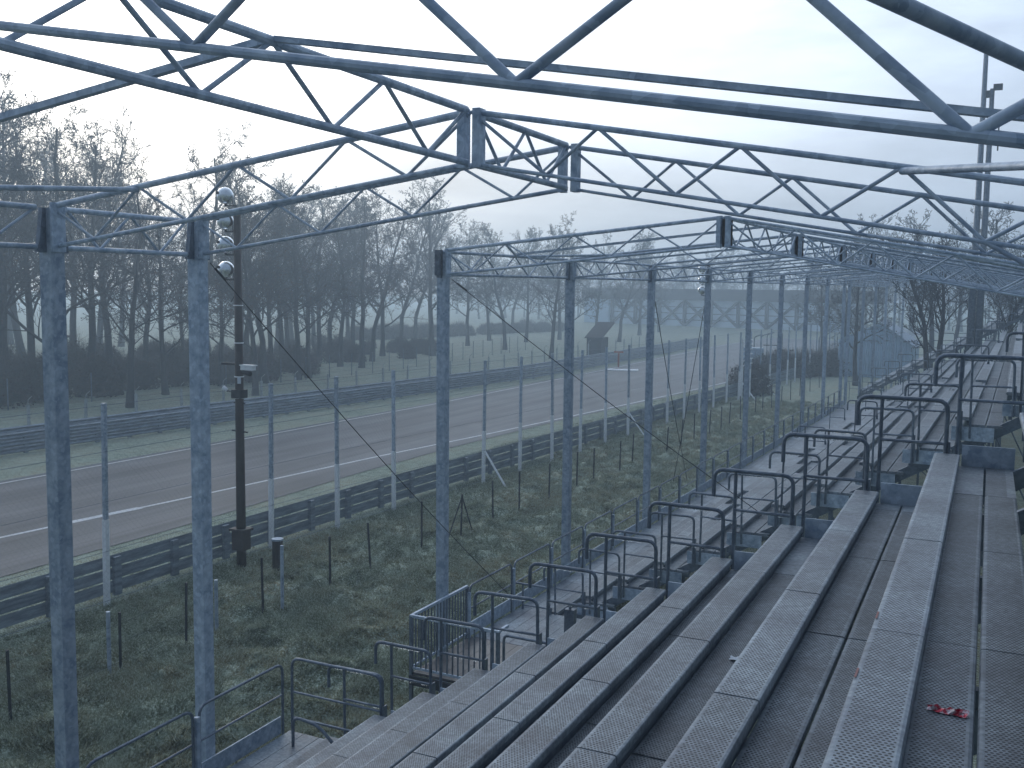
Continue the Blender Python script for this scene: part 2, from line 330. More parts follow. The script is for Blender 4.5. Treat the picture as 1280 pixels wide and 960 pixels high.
# ------------------------------------------------------------------ bars as shared unit cylinders
def unit_cyl(n, m, name, rot=0):
    b = MB(); V = [(math.cos(2*math.pi*(k+.5)/n+rot), math.sin(2*math.pi*(k+.5)/n+rot), z) for z in (0, 1) for k in range(n)]
    b.add(V, [(k, (k+1) % n, n+(k+1) % n, n+k) for k in range(n)]+[tuple(range(n))[::-1], tuple(range(n, 2*n))])
    me = b.mesh(name, m); 
    if n > 5:
        for p in me.polygons[:n]: p.use_smooth = True
    return me
UC = unit_cyl(10, M['galv'], 'round_bar'); UD = unit_cyl(8, M['galv_dark'], 'dark_bar'); UW = unit_cyl(6, M['dark'], 'wire')
def bar(name, a, b, r, parent=None, me=None, **kw):
    a = Vector(a); b = Vector(b); d = b-a
    o = obj(name, me or UC, parent, a, None, (r, r, d.length), **kw); o.rotation_euler = d.to_track_quat('Z', 'Y').to_euler(); return o

# ------------------------------------------------------------------ roof frames
EX, RX, EZT, EZB, RZT, RZB, SL = -9.40, -4.17, .845, .40, 1.54, 1.095, -.174
def roof(label, org, ang, tilt, frames, mids, first, last, dx, ezt, ezb, rzt, rzb, colbase, fine, brown, rear=5.2, span=None):
    """frames: local y of every main frame; origin at the foot line of the eaves columns (local x = 0)"""
    root = thing('roof_frame', label, 'roof frame', org, (tilt, 0, ang))
    def topz(x): return ezt+(rzt-ezt)*x/dx if x < dx else rzt+SL*(x-dx)
    def botz(x): return ezb+(rzb-ezb)*x/dx if x < dx else rzb+SL*(x-dx)
    xt = [dx*k/4 for k in range(5)]+[dx+1.18*k for k in range(1, 8)]
    xb = [dx*(k+.5)/4 for k in range(4)]+[dx+.72+1.13*k for k in range(0, 7)]
    xe = xt[-1]
    for fi, y in enumerate(frames):
        m = MB(); dzf = -.022 if (not brown and y == 2.5) else 0.
        for fz in (topz, botz):
            for s0, s1, r in ((0.09, dx-.02, (.033, .024)[fz is botz]), (dx+.02, xe, (.025, .017)[fz is botz])): m.tube([(s0, y, fz(s0)+dzf), (s1, y, fz(s1)+dzf)], r, 10)
        # end plates at the ridge and at the eaves
        for s in (-.075, .075): m.box(dx+s-.035, dx+s+.035, y-.06, y+.06, rzb-.04, rzt+.02)
        m.box(.09, .12, y-.09, y+.09, ezb-.05, ezt+.04)
        t = obj('roof_truss', m.mesh('roof_truss', M['galv']), root)
        if brown: obj('end_plate', MB().box(dx-.13, dx+.13, y+.07, y+.085, rzb-.02, rzt-.02).mesh('end_plate', M['rust']), t)
        seq = []
        for k in range(4): seq += [(xt[k], 't'), (xb[k], 'b')]
        seq += [(xt[4], 't')]
        for k in range(7): seq += [(xb[4+k], 'b'), (xt[5+k], 't')]
        for (a, ka), (b, kb) in zip(seq[:-1], seq[1:]):
            za = (topz if ka == 't' else botz)(a); zb = (topz if kb == 't' else botz)(b)
            bar('web_member', (a, y, za+dzf), (b, y, zb+dzf), .0155, t)
        # column
        m = MB(); c = .09; m.box(-c, c, y-c, y+c, colbase, ezt-.02); m.box(-c-.05, c+.05, y-c-.05, y+c+.05, colbase, colbase+.02)
        col = obj('column', m.mesh('column', M['galv']), root)
        m = MB()
        for s in (-1, 1):
            m.add([(-.03, y+s*(c+.002), ezt-.02), (-.03, y+s*(c+.04), ezt-.02), (-.03, y+s*(c+.11), ezb-.06), (-.03, y+s*(c+.002), ezb-.06),
                   (.03, y+s*(c+.002), ezt-.02), (.03, y+s*(c+.04), ezt-.02), (.03, y+s*(c+.11), ezb-.06), (.03, y+s*(c+.002), ezb-.06)],
                  [(0, 1, 2, 3), (7, 6, 5, 4), (0, 4, 5, 1), (1, 5, 6, 2), (2, 6, 7, 3), (3, 7, 4, 0)])
        obj('bracket', m.mesh('bracket', M['galv_dark']), col)
        # rear column
        obj('rear_column', MB().box(xe-c, xe+c, y-c, y+c, colbase, topz(xe)-.04).mesh('rear_column', M['galv']), root)
    # long trusses on the ridge, the eaves and the rear
    for (x, zt, zb, nm) in ((dx, rzt, rzb, 'ridge_truss'), (0, ezt-.02, ezb, 'eaves_truss')):
        for a, b in zip([first]+frames, frames+[last]):
            if b-a < .3: continue
            aa = a+.10 if a in frames else a; bb = b-.10 if b in frames else b
            if nm == 'eaves_truss':
                aa = a+.2 if a in frames else a; bb = b-.2 if b in frames else b
            m = MB().tube([(x, aa, zt), (x, bb, zt)], .033, 10).tube([(x, aa, zb), (x, bb, zb)], .031, 10)
            t = obj(nm, m.mesh(nm, M['galv']), root)
            n = max(2, round((bb-aa)/1.33)); st = (bb-aa)/n
            for k in range(n):
                y0 = aa+k*st
                bar('web_member', (x, y0, zt), (x, y0+st/2, zb), .017, t); bar('web_member', (x, y0+st/2, zb), (x, y0+st, zt), .017, t)
    # rafters half-way between the frames, resting on the ridge truss
    for y in mids:
        for s0, s1 in ((0, dx-.03), (dx+.03, xe)):
            z0, z1 = topz(s0)+.015, topz(s1)+.015; hh = .024 if s0 < dx-1 else .018
            m = MB(); m.add([(s0, y-.03, z0-hh), (s0, y+.03, z0-hh), (s0, y+.03, z0+hh), (s0, y-.03, z0+hh),
                             (s1, y-.03, z1-hh), (s1, y+.03, z1-hh), (s1, y+.03, z1+hh), (s1, y-.03, z1+hh)],
                            [(3, 2, 1, 0), (4, 5, 6, 7), (0, 1, 5, 4), (1, 2, 6, 5), (2, 3, 7, 6), (3, 0, 4, 7)])
            obj('rafter', m.mesh('rafter', M['galv']), root)
    return root, topz, botz, xt, xb
dA = RX-EX
rA, tzA, bzA, xtA, xbA = roof('nearest bare roof frame of galvanised lattice trusses over the closest grandstand', (EX, 0, 0), 0, 0,
     [-2.87, 2.5, 7.87, 10.13], [-.2, 5.19], -2.9, 10.2, dA, EZT, EZB, RZT, RZB, GZ-.05, True, False)
def wb(parent, tz, p, q, r=.027):
    bar('wind_brace', (p[0], p[1], tz(p[0])-.03), (q[0], q[1], tz(q[0])-.03), r, parent)
wb(rA, tzA, (xtA[1], 7.87), (.05, 5.19)); wb(rA, tzA, (xtA[7], 7.87), (xtA[8]+.5, 5.19)); wb(rA, tzA, (xtA[7], 2.5), (xtA[8]+.25, 5.19))
wb(rA, tzA, (xtA[1], 2.5), (.05, 5.19))
bar('knee_brace', (xbA[7], 7.87, bzA(xbA[7])), (xbA[7]+1.7, 7.87, bzA(xbA[7])-1.0), .018, rA)
AB = -math.atan(.026)
frB = [6.0*i for i in range(9)]
rB, tzB, bzB, xtB, xbB = roof('long bare roof frame of lattice trusses over the second grandstand, receding into the mist', (-9.42, 16.7, 0), AB, .006,
     frB, [3.0+6*i for i in range(8)], 0, 48, 5.38, .72, .27, 1.234, .775, GZ-.05, True, True)
for s in (0, 1):
    yy0 = 0 if s == 0 else 42
    wb(rB, tzB, (xtB[1], yy0), (.05, yy0+3)); wb(rB, tzB, (xtB[7], yy0), (xtB[8]+.4, yy0+3)); wb(rB, tzB, (xtB[1], yy0+6), (.05, yy0+3))
obj('hook_plate', MB().box(-.05, .05, -.24, -.19, .25, .73).box(-.05, .05, -.13, -.10, .25, .73).box(-.03, .03, -.24, -.10, .60, .66).mesh('hook_plate', M['galv_dark']), rB)
roof('third roof frame beyond the two bare trees, its pale columns faint in the mist', (-8.12, 66.9, 0), AB*1.3, .006,
     [0, 6, 12, 18, 24, 30], [3, 9, 15, 21, 27], 0, 30, 5.38, .95, .50, 1.46, 1.0, GZ-.05, False, True)

# ------------------------------------------------------------------ guy cables
def cable(a, b, label, r=.008):
    t = thing('guy_cable', label, 'cable', a); a = Vector(a); b = Vector(b); d = b-a
    m = MB(); pts = [d*(k/8)+Vector((0, 0, -.12*math.sin(math.pi*k/8)*(d.length/12))) for k in range(9)]; m.tube(pts, r, 5)
    c = obj('steel_rope', m.mesh('steel_rope', M['dark']), t)
    u = d.normalized(); obj('turnbuckle', MB().tube([u*.12, u*.36], .018, 6).mesh('turnbuckle', M['dark']), t)
cable((EX+.1, 10.25, .30), (-9.16, 19.4, -6.75), 'guy cable running down from the second near column to the foot of the platform railing')
cable((-9.3, 16.82, .18), (-3.9, 19.6, -4.3), 'guy cable running from the first column of the second roof down onto its seating')
cable((-9.1, 28.8, .1), (-11.3, 41.3, -8), 'thin guy cable leaning left beside the third column of the second roof', .014)
cable((-9.0, 34.8, .1), (-11.5, 39.8, -8), 'thin guy cable crossing its neighbour below the hanging silver spheres', .014)

# ------------------------------------------------------------------ grandstands
def seatX(i): return -.464-.797*i
def seatZ(i): return -1.69-.4855*i
PW, PL = .255, 2.12
def plank_mesh(name, ln, w=PW, th=.058, m_='plank'):
    prof = [(0, -th), (0, -.012), (.006, -.002), (.018, 0), (w-.018, 0), (w-.005, -.004), (w, -.016), (w, -th)]
    prof = prof[::-1]
    return MB().prism(prof, 'Y', .007, ln-.007).mesh(name, M[m_])
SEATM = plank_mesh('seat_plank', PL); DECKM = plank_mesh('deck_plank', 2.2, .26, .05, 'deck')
def guard_mesh(end_panel=False):
    """railing across the end of one tier; origin at the left corner of that tier's seat"""
    m = MB(); r = .024; top = .56
    m.tube(bend([(-.82, 0, top-.33), (-.82, 0, top), (.10, 0, top), (.10, 0, -.42)], .12), r, 8)
    m.tube([(-.57, .03, top), (-.57, .03, -.85)], .021, 8)
    m.tube([(-.57, .012, top-.47), (.10, 0, top-.47)], .017, 6)
    m.box(.125, .145, -.05, .05, -.4, .12); m.tube([(-.15, 0, .1), (.06, 0, .1)], .01, 5)
    return m.mesh('guard_rail', M['galv_dark'], False)
GM = guard_mesh()
dm = MB()
def drop(m, x, y, z, s):
    m.add([(x, y, z), (x+s, y, z-s), (x, y+s, z-s), (x-s, y, z-s), (x, y-s, z-s), (x, y, z-2.3*s)], [(0, 1, 2), (0, 2, 3), (0, 3, 4), (0, 4, 1), (5, 2, 1), (5, 3, 2), (5, 4, 3), (5, 1, 4)])
for _ in range(46): drop(dm, random.uniform(-.72, .0), 0, .56-.023, random.uniform(.004, .0085))
for _ in range(34): drop(dm, random.uniform(-.55, .06), 0, .09-.017, random.uniform(.003, .007))
DROPM = dm.mesh('water_drops', M['drop'])
def stand(label, org, ang, y0, y1, rows, dz, fine_to, miss, floor_end=None, seatN=0):
    root = thing('grandstand', label, 'grandstand', org, (0, 0, ang))
    ox = org[0]
    def X(i): return seatX(i)-ox
    bulk = MB(); dbulk = MB(); cnt = 0
    for i in rows:
        x = X(i); z = seatZ(i)+dz
        off = (0, .02, .01)[i % 3]
        y = y1 if y1 < y0 else y0
        ylist = []
        if y0 < y1:
            k = 0
            while y0+k*PL < y1-.2: ylist.append(y0+k*PL); k += 1
        for k, y in enumerate(ylist):
            ln = PL
            if (i, k) in miss: continue
            if y < fine_to and cnt < 300:
                obj('seat_plank', SEATM, root, (x, y, z+random.uniform(-.003, .003))); cnt += 1
            else: bulk.box(x, x+PW, y+.004, y+ln-.004, z-.058, z)
        k = 0; dk = 0
        while y0+k*2.2-(.9 if i % 2 else .0) < y1-.2:
            y = y0+k*2.2-(.9 if i % 2 else .0); k += 1
            ya = max(y, y0); 
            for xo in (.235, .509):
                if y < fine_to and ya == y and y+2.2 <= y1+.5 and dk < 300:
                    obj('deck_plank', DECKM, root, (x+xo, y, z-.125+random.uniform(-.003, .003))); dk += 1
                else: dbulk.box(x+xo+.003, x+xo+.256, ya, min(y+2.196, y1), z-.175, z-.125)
    if bulk.v: obj('plank_run', bulk.mesh('plank_run', M['plank']), root, kind='stuff')
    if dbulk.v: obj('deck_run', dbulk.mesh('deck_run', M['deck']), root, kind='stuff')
    return root, X
yA1 = 11.62; yA0 = yA1-PL*7
stA, XA = stand('nearest grandstand, rows of perforated metal bench planks filling the lower right', (0, 0, 0), 0, yA0, yA1, list(range(-4, 11)), 0, 99, set())
def understructure(root, X, ys, rows, dz, platx, platz):
    m = MB()
    i0, i1 = rows[0], rows[-1]
    for i in rows:     # added dark strip, blocks light showing through the slot under every bench plank
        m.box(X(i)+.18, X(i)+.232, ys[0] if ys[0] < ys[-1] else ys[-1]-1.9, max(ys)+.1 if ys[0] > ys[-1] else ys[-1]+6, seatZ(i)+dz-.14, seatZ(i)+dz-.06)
    for y in ys:
        a = (X(i1)-.1, seatZ(i1)+dz-.42); b = (X(i0)+.6, seatZ(i0)+dz-.30)
        m.add([(a[0], y-.04, a[1]), (a[0], y+.04, a[1]), (a[0], y+.04, a[1]-.22), (a[0], y-.04, a[1]-.22), (b[0], y-.04, b[1]), (b[0], y+.04, b[1]), (b[0], y+.04, b[1]-.22), (b[0], y-.04, b[1]-.22)],
              [(0, 1, 2, 3), (7, 6, 5, 4), (0, 4, 5, 1), (1, 5, 6, 2), (2, 6, 7, 3), (3, 7, 4, 0)])
        for i in rows:     # a bracket under every tier
            x, z = X(i), seatZ(i)+dz
            m.box(x+.03, x+.75, y-.03, y+.03, z-.28, z-.18); m.box(x+.05, x+.11, y-.028, y+.028, z-.50, z-.285)
        for i in rows[::3]:
            x, z = X(i)+.3, seatZ(i)+dz
            m.box(x-.04, x+.04, y-.035, y+.035, GZ-.1, z-.5)
        for i in rows[:-3:3]:
            m.tube([(X(i)+.3, y, GZ+.2), (X(i+3)+.3, y, seatZ(i+3)+dz-.6)], .022, 5)
    obj('support_frame', m.mesh('support_frame', M['galv_dark']), root)
understructure(stA, XA, [yA1-.12-PL*k for k in range(7)], list(range(-4, 11)), 0, 0, 0)
# end kick plates and railings of the near stand
for i in range(-1, 10):
    x, z = seatX(i), seatZ(i)
    obj('end_plate', MB().box(x+.27, x+.78, yA1+.01, yA1+.03, z-.30, z+.10).mesh('end_plate', M['galv']), stA)
    g = obj('guard_rail', GM, stA, (x+random.uniform(-.012, .012), yA1+.07, z), (random.uniform(-.015, .015), random.uniform(-.012, .012), random.uniform(-.03, .03))); obj('water_drops', DROPM, g, kind='stuff')
# front platform of the near stand
def platform(root, x0, z, y0, y1, n=3, m_='plank', w=.26):
    for k in range(n):
        y = y0; 
        while y < y1-.05:
            ln = min(2.2, y1-y); obj('platform_plank', MB().box(x0+k*(w+.01), x0+k*(w+.01)+w, y+.004, y+ln-.004, z-.05, z).mesh('platform_plank', M[m_]), root); y += 2.2
def rail_panel(root, x, ya, yb, z, h=1.06, kick=.26, drift=0., name='railing_panel', m_='galv_dark', slope=0.):
    def P(y, zz): return (x+drift*(y-ya), y, zz+slope*(y-ya))
    m = MB(); m.tube(bend([P(ya+.06, z-.05), P(ya+.06, z+h), P(yb-.06, z+h), P(yb-.06, z-.05)], .16), .021, 7)
    m.tube([P(ya+.06, z+h*.55), P(yb-.06, z+h*.55)], .016, 6)
    p = obj(name, m.mesh(name, M[m_]), root)
    if kick: obj('kick_plate', MB().add([P(ya+.1, z), P(yb-.1, z), P(yb-.1, z+kick), P(ya+.1, z+kick)]+[(q[0]-.02, q[1], q[2]) for q in (P(ya+.1, z), P(yb-.1, z), P(yb-.1, z+kick), P(ya+.1, z+kick))],
             [(0, 1, 2, 3), (7, 6, 5, 4), (0, 4, 5, 1), (1, 5, 6, 2), (2, 6, 7, 3), (3, 7, 4, 0)]).mesh('kick_plate', M['galv']), p)
    obj('post', MB().box(x-.015, x+.05, ya-.03, ya+.03, z-.1, z+h-.12).mesh('post', M['galv']), p)
    return p
platform(stA, -9.12, -6.6, -3.4, 11.6)
for k in range(7): rail_panel(stA, -9.17, 11.56-1.85*(k+1), 11.56-1.85*k, -6.6)
m = MB().tube(bend([(-9.12, 11.66, -6.6), (-9.12, 11.66, -5.5), (-7.55, 11.66, -5.5), (-7.55, 11.66, -6.5)], .15), .022, 8).tube([(-9.12, 11.66, -6.02), (-7.55, 11.66, -6.02)], .017, 6).tube([(-9.12, 11.66, -6.42), (-7.2, 11.66, -6.42)], .02, 6)
obj('end_railing', m.mesh('end_railing', M['galv_dark']), stA)
m = MB().tube(bend([(-8.75, 11.2, -7.0), (-8.75, 11.2, -6.15), (-8.3, 11.2, -6.2), (-7.95, 11.2, -6.5)], .14), .024, 8)
obj('stair_handrail', m.mesh('stair_handrail', M['galv_dark']), stA)

# second stand: turned a little, each tier .46 lower, seen end-on across the gap
dzB = -.46; YB0, YB1 = 19.4, 64.6
rowsB = list(range(-6, 11))
missB = {(3, 6), (4, 4), (2, 9), (5, 3), (1, 5), (6, 5), (0, 3), (7, 2), (2, 4), (3, 12), (1, 11), (0, 8), (4, 9), (5, 12), (6, 9), (7, 7), (0, 14), (-1, 10), (-2, 13), (2, 16), (8, 4)}
stB, XB = stand('second grandstand across the open gap, long rows of worn planks with a few seats missing', (0, YB0, 0), AB, 0, YB1-YB0, rowsB, dzB, 11.0, missB)
stB.rotation_euler = (.003, 0, AB)
understructure(stB, XB, [.15+PL*3*k for k in range(8)], rowsB, dzB, 0, 0)
for i in rowsB[2:]:
    x, z = XB(i), seatZ(i)+dzB
    if i < 10: obj('end_plate', MB().box(x-.05, x+.64, -.04, -.015, z-.42, z-.17).mesh('end_plate', M['galv']), stB)
    g = obj('guard_rail', GM, stB, (x+random.uniform(-.02, .02), -.1, z), (random.uniform(-.02, .02), random.uniform(-.015, .015), random.uniform(-.04, .04))); 
    if i < 6: obj('water_drops', DROPM, g, kind='stuff')
for (yg, rg) in ((14.9, range(0, 8)), (29.7, range(-2, 9)), (44.7, range(-3, 9))):    # railings at the flights of steps and at the far end
    for i in rg:
        if i % 2 == 0 or yg > 40: obj('guard_rail', GM, stB, (XB(i), yg, seatZ(i)+dzB))
platZ = -7.03
for k in range(3):
    y = 17.3-YB0
    while y < YB1-YB0:
        obj('platform_plank', MB().box(-9.1+k*.27, -9.1+k*.27+.26, y+.004, y+2.2-.004, platZ-.05, platZ).mesh('platform_plank', M['plank']), stB); y += 2.2
for k in range(24):
    rail_panel(stB, -9.17, 17.2-YB0+2*k, 19.2-YB0+2*k, platZ, 1.06, .28)
# landing with balusters at the foot of the second stand
m = MB(); 
def pl(x): return x
m.box(-9.22, -9.17, 15.1-YB0, 17.2-YB0, platZ+1.03, platZ+1.08); m.box(-9.21, -9.18, 15.1-YB0, 17.2-YB0, platZ+.06, platZ+.10)
m.box(-9.17, -7.42, 15.1-YB0, 15.15-YB0, platZ+1.03, platZ+1.08); m.box(-9.17, -7.42, 15.11-YB0, 15.14-YB0, platZ+.06, platZ+.10)
m.box(-7.42, -7.37, 15.1-YB0, 15.5-YB0, platZ+1.03, platZ+1.08)
fr = obj('baluster_railing', m.mesh('baluster_railing', M['galv']), stB)
bal = MB().box(-.011, .011, -.011, .011, 0, .93).mesh('baluster', M['galv_dark'])
for k in range(19): obj('baluster', bal, fr, (-9.195, 15.16-YB0+k*.112, platZ+.10))
for k in range(16): obj('baluster', bal, fr, (-9.1+k*.112, 15.125-YB0, platZ+.10))
for (x, y) in ((-9.195, 15.125), (-9.195, 17.2), (-7.395, 15.125)): obj('corner_post', MB().box(x-.03, x+.03, y-.03-YB0, y+.03-YB0, platZ-1.0, platZ+1.05).mesh('corner_post', M['galv_dark']), fr)
for k in range(8):
    obj('landing_board', MB().box(-9.15+k*.27, -9.15+k*.27+.262, 15.12-YB0, 17.28-YB0, platZ-.05, platZ).mesh('landing_board', M['landing']), stB)
obj('landing_beam', MB().box(-9.2, -7.0, 15.04-YB0, 15.1-YB0, platZ-.22, platZ-.05).mesh('landing_beam', M['dark']), stB)
for k in range(5): obj('platform_plank', MB().box(-8.29+k*.27, -8.29+k*.27+.262, 17.3-YB0, 19.36-YB0, platZ-.05, platZ).mesh('platform_plank', M['plank']), stB)
# stair handrails and the thick gate post by the landing
m = MB().tube(bend([(-7.37, 15.3-YB0, platZ), (-7.37, 15.3-YB0, platZ+.95), (-6.5, 15.3-YB0, platZ+.95), (-5.6, 15.3-YB0, platZ+.35)], .1), .026, 8).tube([(-6.7, 15.3-YB0, platZ+.93), (-6.7, 15.3-YB0, platZ-.1)], .024, 8)
obj('stair_handrail', m.mesh('stair_handrail', M['galv_dark']), stB)
m = MB().tube(bend([(-7.1, 17.6-YB0, platZ), (-7.1, 17.6-YB0, platZ+.9), (-6.3, 17.6-YB0, platZ+.9), (-5.3, 17.6-YB0, platZ+.55)], .1), .028, 8).box(-7.2, -7.0, 17.55-YB0, 17.7-YB0, platZ, platZ+.8)
obj('stair_handrail', m.mesh('stair_handrail', M['galv_dark']), stB)
for k in range(4):     # steps between the two decks, in the gap
    obj('stair_tread', MB().box(-7.0+k*.3, -7.0+k*.3+.28, 15.15-YB0, 17.2-YB0, platZ+.17*(k+1)-.04, platZ+.17*(k+1)).mesh('stair_tread', M['landing']), stB)
# third stand, far off
st3, X3 = stand('third grandstand, faint beyond the bare trees and the tall masts', (0, 69.5, 0), AB*1.3, 0, 30, list(range(-6, 10)), -.3, -1, {(k, j) for k in range(-5, 9, 3) for j in range(2, 14, 5)})
understructure(st3, X3, [.15+9*k for k in range(4)], list(range(-6, 10)), -.3, 0, 0)
for i in range(-6, 10): obj('guard_rail', GM, st3, (X3(i), -.1, seatZ(i)-.3))

# litter
p = at(1185, 888, 'Z', -1.80)
m = MB(); n = 9
for i in range(n+1):
    for j in range(5):
        m.v.append((-.085+.17*i/n+random.uniform(-.006, .006), -.022+.011*j+random.uniform(-.006, .006), .004+(.02 if 0 < j < 4 else 0)*random.uniform(.3, 1.2)))
for i in range(n):
    for j in range(4): m.f.append((i*5+j, (i+1)*5+j, (i+1)*5+j+1, i*5+j+1))
thing('crumpled_wrapper', 'crumpled red and silver wrapper lying on the perforated deck at the lower right', 'litter', (p[0], p[1], seatZ(0)-.122), (0, 0, -.12), data=m.mesh('crumpled_wrapper', M['redfoil']))
p = at(928, 826, 'Z', seatZ(2)-.125)
m = MB()
for i in range(7):
    for j in range(4): m.v.append((-.09+.03*i+random.uniform(-.01, .01), -.04+.026*j+random.uniform(-.012, .012), .004+random.uniform(0, .02)))
for i in range(6):
    for j in range(3): m.f.append((i*4+j, (i+1)*4+j, (i+1)*4+j+1, i*4+j+1))
thing('scrap_of_paper', 'wet white scrap of paper on the deck between two bench planks', 'litter', (p[0], p[1], seatZ(2)-.122), (0, 0, .1), data=m.mesh('scrap_of_paper', M['paper']))
for (px, py) in ((1106, 772), (1082, 845)):
    q = at(px, py, 'Z', seatZ(0)-.002); obj('paint_mark', MB().box(-.008, .002, -.05, .07, 0, .002).mesh('paint_mark', M['mark']), stA, (seatX(0)+.012, q[1], seatZ(0)+.003))

# ------------------------------------------------------------------ crash barriers
WP = [(0, .15), (.035, .12), (.075, .09), (.035, .03), (.0, 0), (.035, -.03), (.075, -.09), (.035, -.12), (0, -.15)]
def barrier(label, fx, y0, y1, step=4, group=None, side=1, posts=True):
    t = thing('crash_barrier', label, 'crash barrier', (fx(y0), y0, GZ), group=group); ox, oy = fx(y0), y0
    yy = [y0+step*k for k in range(int((y1-y0)/step)+1)]
    for lv in (.22, .56, .90):
        m = MB()
        prof = [(a*side, b) for a, b in WP]+[(-.004*side, -.15), (-.004*side, .15)]
        for y in yy:
            for a, b in prof: m.v.append((fx(y)+a-ox, y-oy, lv+b))
        n = len(prof)
        for i in range(len(yy)-1):
            for k in range(n): m.f.append((i*n+k, (i+1)*n+k, (i+1)*n+(k+1) % n, i*n+(k+1) % n))
        obj('rail_beam', m.mesh('rail_beam', M['barrier']), t)
    pm = MB().box(-.06, .06, -.11, .11, 0, 1.0).mesh('post', M['barrier'])
    y = y0+.5
    while y < y1 and posts:
        obj('post', pm, t, (fx(y)-ox-side*.055, y-oy, 0)); y += 2.0 if y < 70 else 4.0
    return t
GB = [(0, -20.4), (20, -20.1), (31, -19.8), (45, -19.0), (60, -18.2), (85, -16.9), (140, -14.0)]
barrier('near triple crash barrier of weathered corrugated steel along the grandstand side of the track', lambda y: itp(GB, y), 6, 118, side=-1)
FB = [(0, -41.9), (31, -41.0), (44, -40.2), (60, -38.9), (83, -37.0), (120, -37.6), (150, -38.3)]
barrier('front one of the two far crash barriers, beyond the track', lambda y: itp(FB, y), 18, 150)
barrier('rear one of the two far crash barriers, nearer the wood', lambda y: itp(FB, y)-1.7, 18, 150, side=1)

# ------------------------------------------------------------------ fences
TF = [(0, -20.2), (14, -19.6), (24, -19.45), (30, -19.0), (42, -18.2), (58, -17.3), (72, -16.6), (120, -14.4)]
tf = thing('debris_fence', 'tall debris fence, grey posts with white lower halves, behind the near barrier', 'fence', (0, 0, GZ))
pg = MB().box(-.05, .05, -.05, .05, 2.2, 5.1).mesh('post', M['galv']); pw = MB().box(-.06, .06, -.06, .06, -.1, 2.19).mesh('post_foot', M['white'])
y = 5.2; k = 0
ysf = []
while y < 112: ysf.append(y); y += 3.12
for k, y in enumerate(ysf):
    x = itp(TF, y); lean = random.uniform(-.012, .012)
    p = obj('post', pg, tf, (x, y, 0), (lean, random.uniform(-.01, .01), 0)); obj('post_foot', pw, p)
    if k in (10, 15, 24): bar('brace', (.05, 0, 1.35), (1.25, -.35, -.05), .045, p, unit_cyl(6, M['white'], 'brace'))
m = MB(); 
def fpt(y, z): return (itp(TF, y)+.07, y, z)
q = .16; y = 5.0
while y < 88:
    for s in (1, -1):
        ya, yb = (y, y+4.9) if s > 0 else (y+4.9, y)
        mid = (ya+yb)/2
        m.tube([fpt(ya, .15), fpt(mid, 2.6), fpt(yb, 5.05)], .0010, 3, False)
    y += q if y < 45 else q*2
for z in (.15, 1.4, 2.65, 3.9, 5.05): m.tube([fpt(yy, z) for yy in range(5, 92, 3)], .006, 4, False)
obj('wire_mesh', m.mesh('wire_mesh', M['galv_dark']), tf, kind='stuff')
IF = [(0, -16.4), (12, -15.9), (20, -15.6), (28, -15.2), (37, -14.7), (50, -14.1), (62, -13.6), (77, -13.2), (100, -12.4)]
inf = thing('wire_fence', 'low sagging wire fence on thin dark leaning posts across the frosted grass', 'fence', (0, 0, GZ))
ip = [12.1, 14.6, 16.4, 18.9, 21.5, 23.3, 25.9, 28.2, 30.3, 32.2, 34.6, 37.1, 38.8, 41.7, 43.2, 45.6, 47.9, 50.1, 52.3, 55.1, 57.4, 59.1, 61.6, 65.5, 67.5, 70.2, 73.4, 76.6, 80, 84, 88]
pd = MB().tube([(0, 0, -.1), (0, 0, 1.42)], .032, 6).mesh('post', M['dark'])
for y in ip: 
    p = obj('post', pd, inf, (itp(IF, y), y, gz(itp(IF, y), y)-GZ), (random.uniform(-.07, .07), random.uniform(-.05, .05), 0))
    if abs(y-28.2) < .1:
        for s in (-1, 1): bar('stay', (0, 0, 1.35), (s*.25, s*.42, 0), .025, p, UW)
m = MB()
for z in (.35, .75, 1.15): m.tube([(itp(IF, y), y, z+gz(itp(IF, y), y)-GZ) for y in ip], .003, 3, False)
obj('fence_wire', m.mesh('fence_wire', M['dark']), inf)
ff = thing('concrete_post_fence', 'far wire fence on white concrete posts with bent tops beyond the track', 'fence', (0, 0, GZ))
m = MB(); m.box(-.06, .06, -.06, .06, -.1, 1.75); m.tube(bend([(0, 0, 1.75), (0, 0, 2.0), (.28, 0, 2.2)], .1), .02, 5)
pc = m.mesh('post', M['concrete'])
FF = [(20, -45.2), (35.6, -44.6), (46, -43.9), (63, -42.8), (85, -42.0), (150, -43.5)]
y = 25.4; ply = []
while y < 140: obj('post', pc, ff, (itp(FF, y), y, 0), (random.uniform(-.03, .03), random.uniform(-.03, .03), 0)); ply.append(y); y += 3.4
m = MB()
for z in (.3, .7, 1.1, 1.6): m.tube([(itp(FF, y)+.06, y, z) for y in ply], .006, 3, False)
obj('fence_wire', m.mesh('fence_wire', M['dark']), ff)
wf = thing('mesh_fence', 'dim wire fence on thin posts at the edge of the wood', 'fence', (0, 0, GZ))
pt = MB().tube([(0, 0, -.1), (0, 0, 2.0)], .04, 5).mesh('post', M['galv_dark'])
WF = [(-58, 20), (-55, 50), (-52, 80), (-56, 125)]
yy = [22+3*k for k in range(34)]
for y in yy: obj('post', pt, wf, (float(np.interp(y, [w[1] for w in WF], [w[0] for w in WF])), y, 0))
m = MB()
for z in (.1, .5, .9, 1.3, 1.7, 1.98): m.tube([(float(np.interp(y, [w[1] for w in WF], [w[0] for w in WF])), y, z) for y in yy], .008, 3, False)
obj('fence_wire', m.mesh('fence_wire', M['dark']), wf)

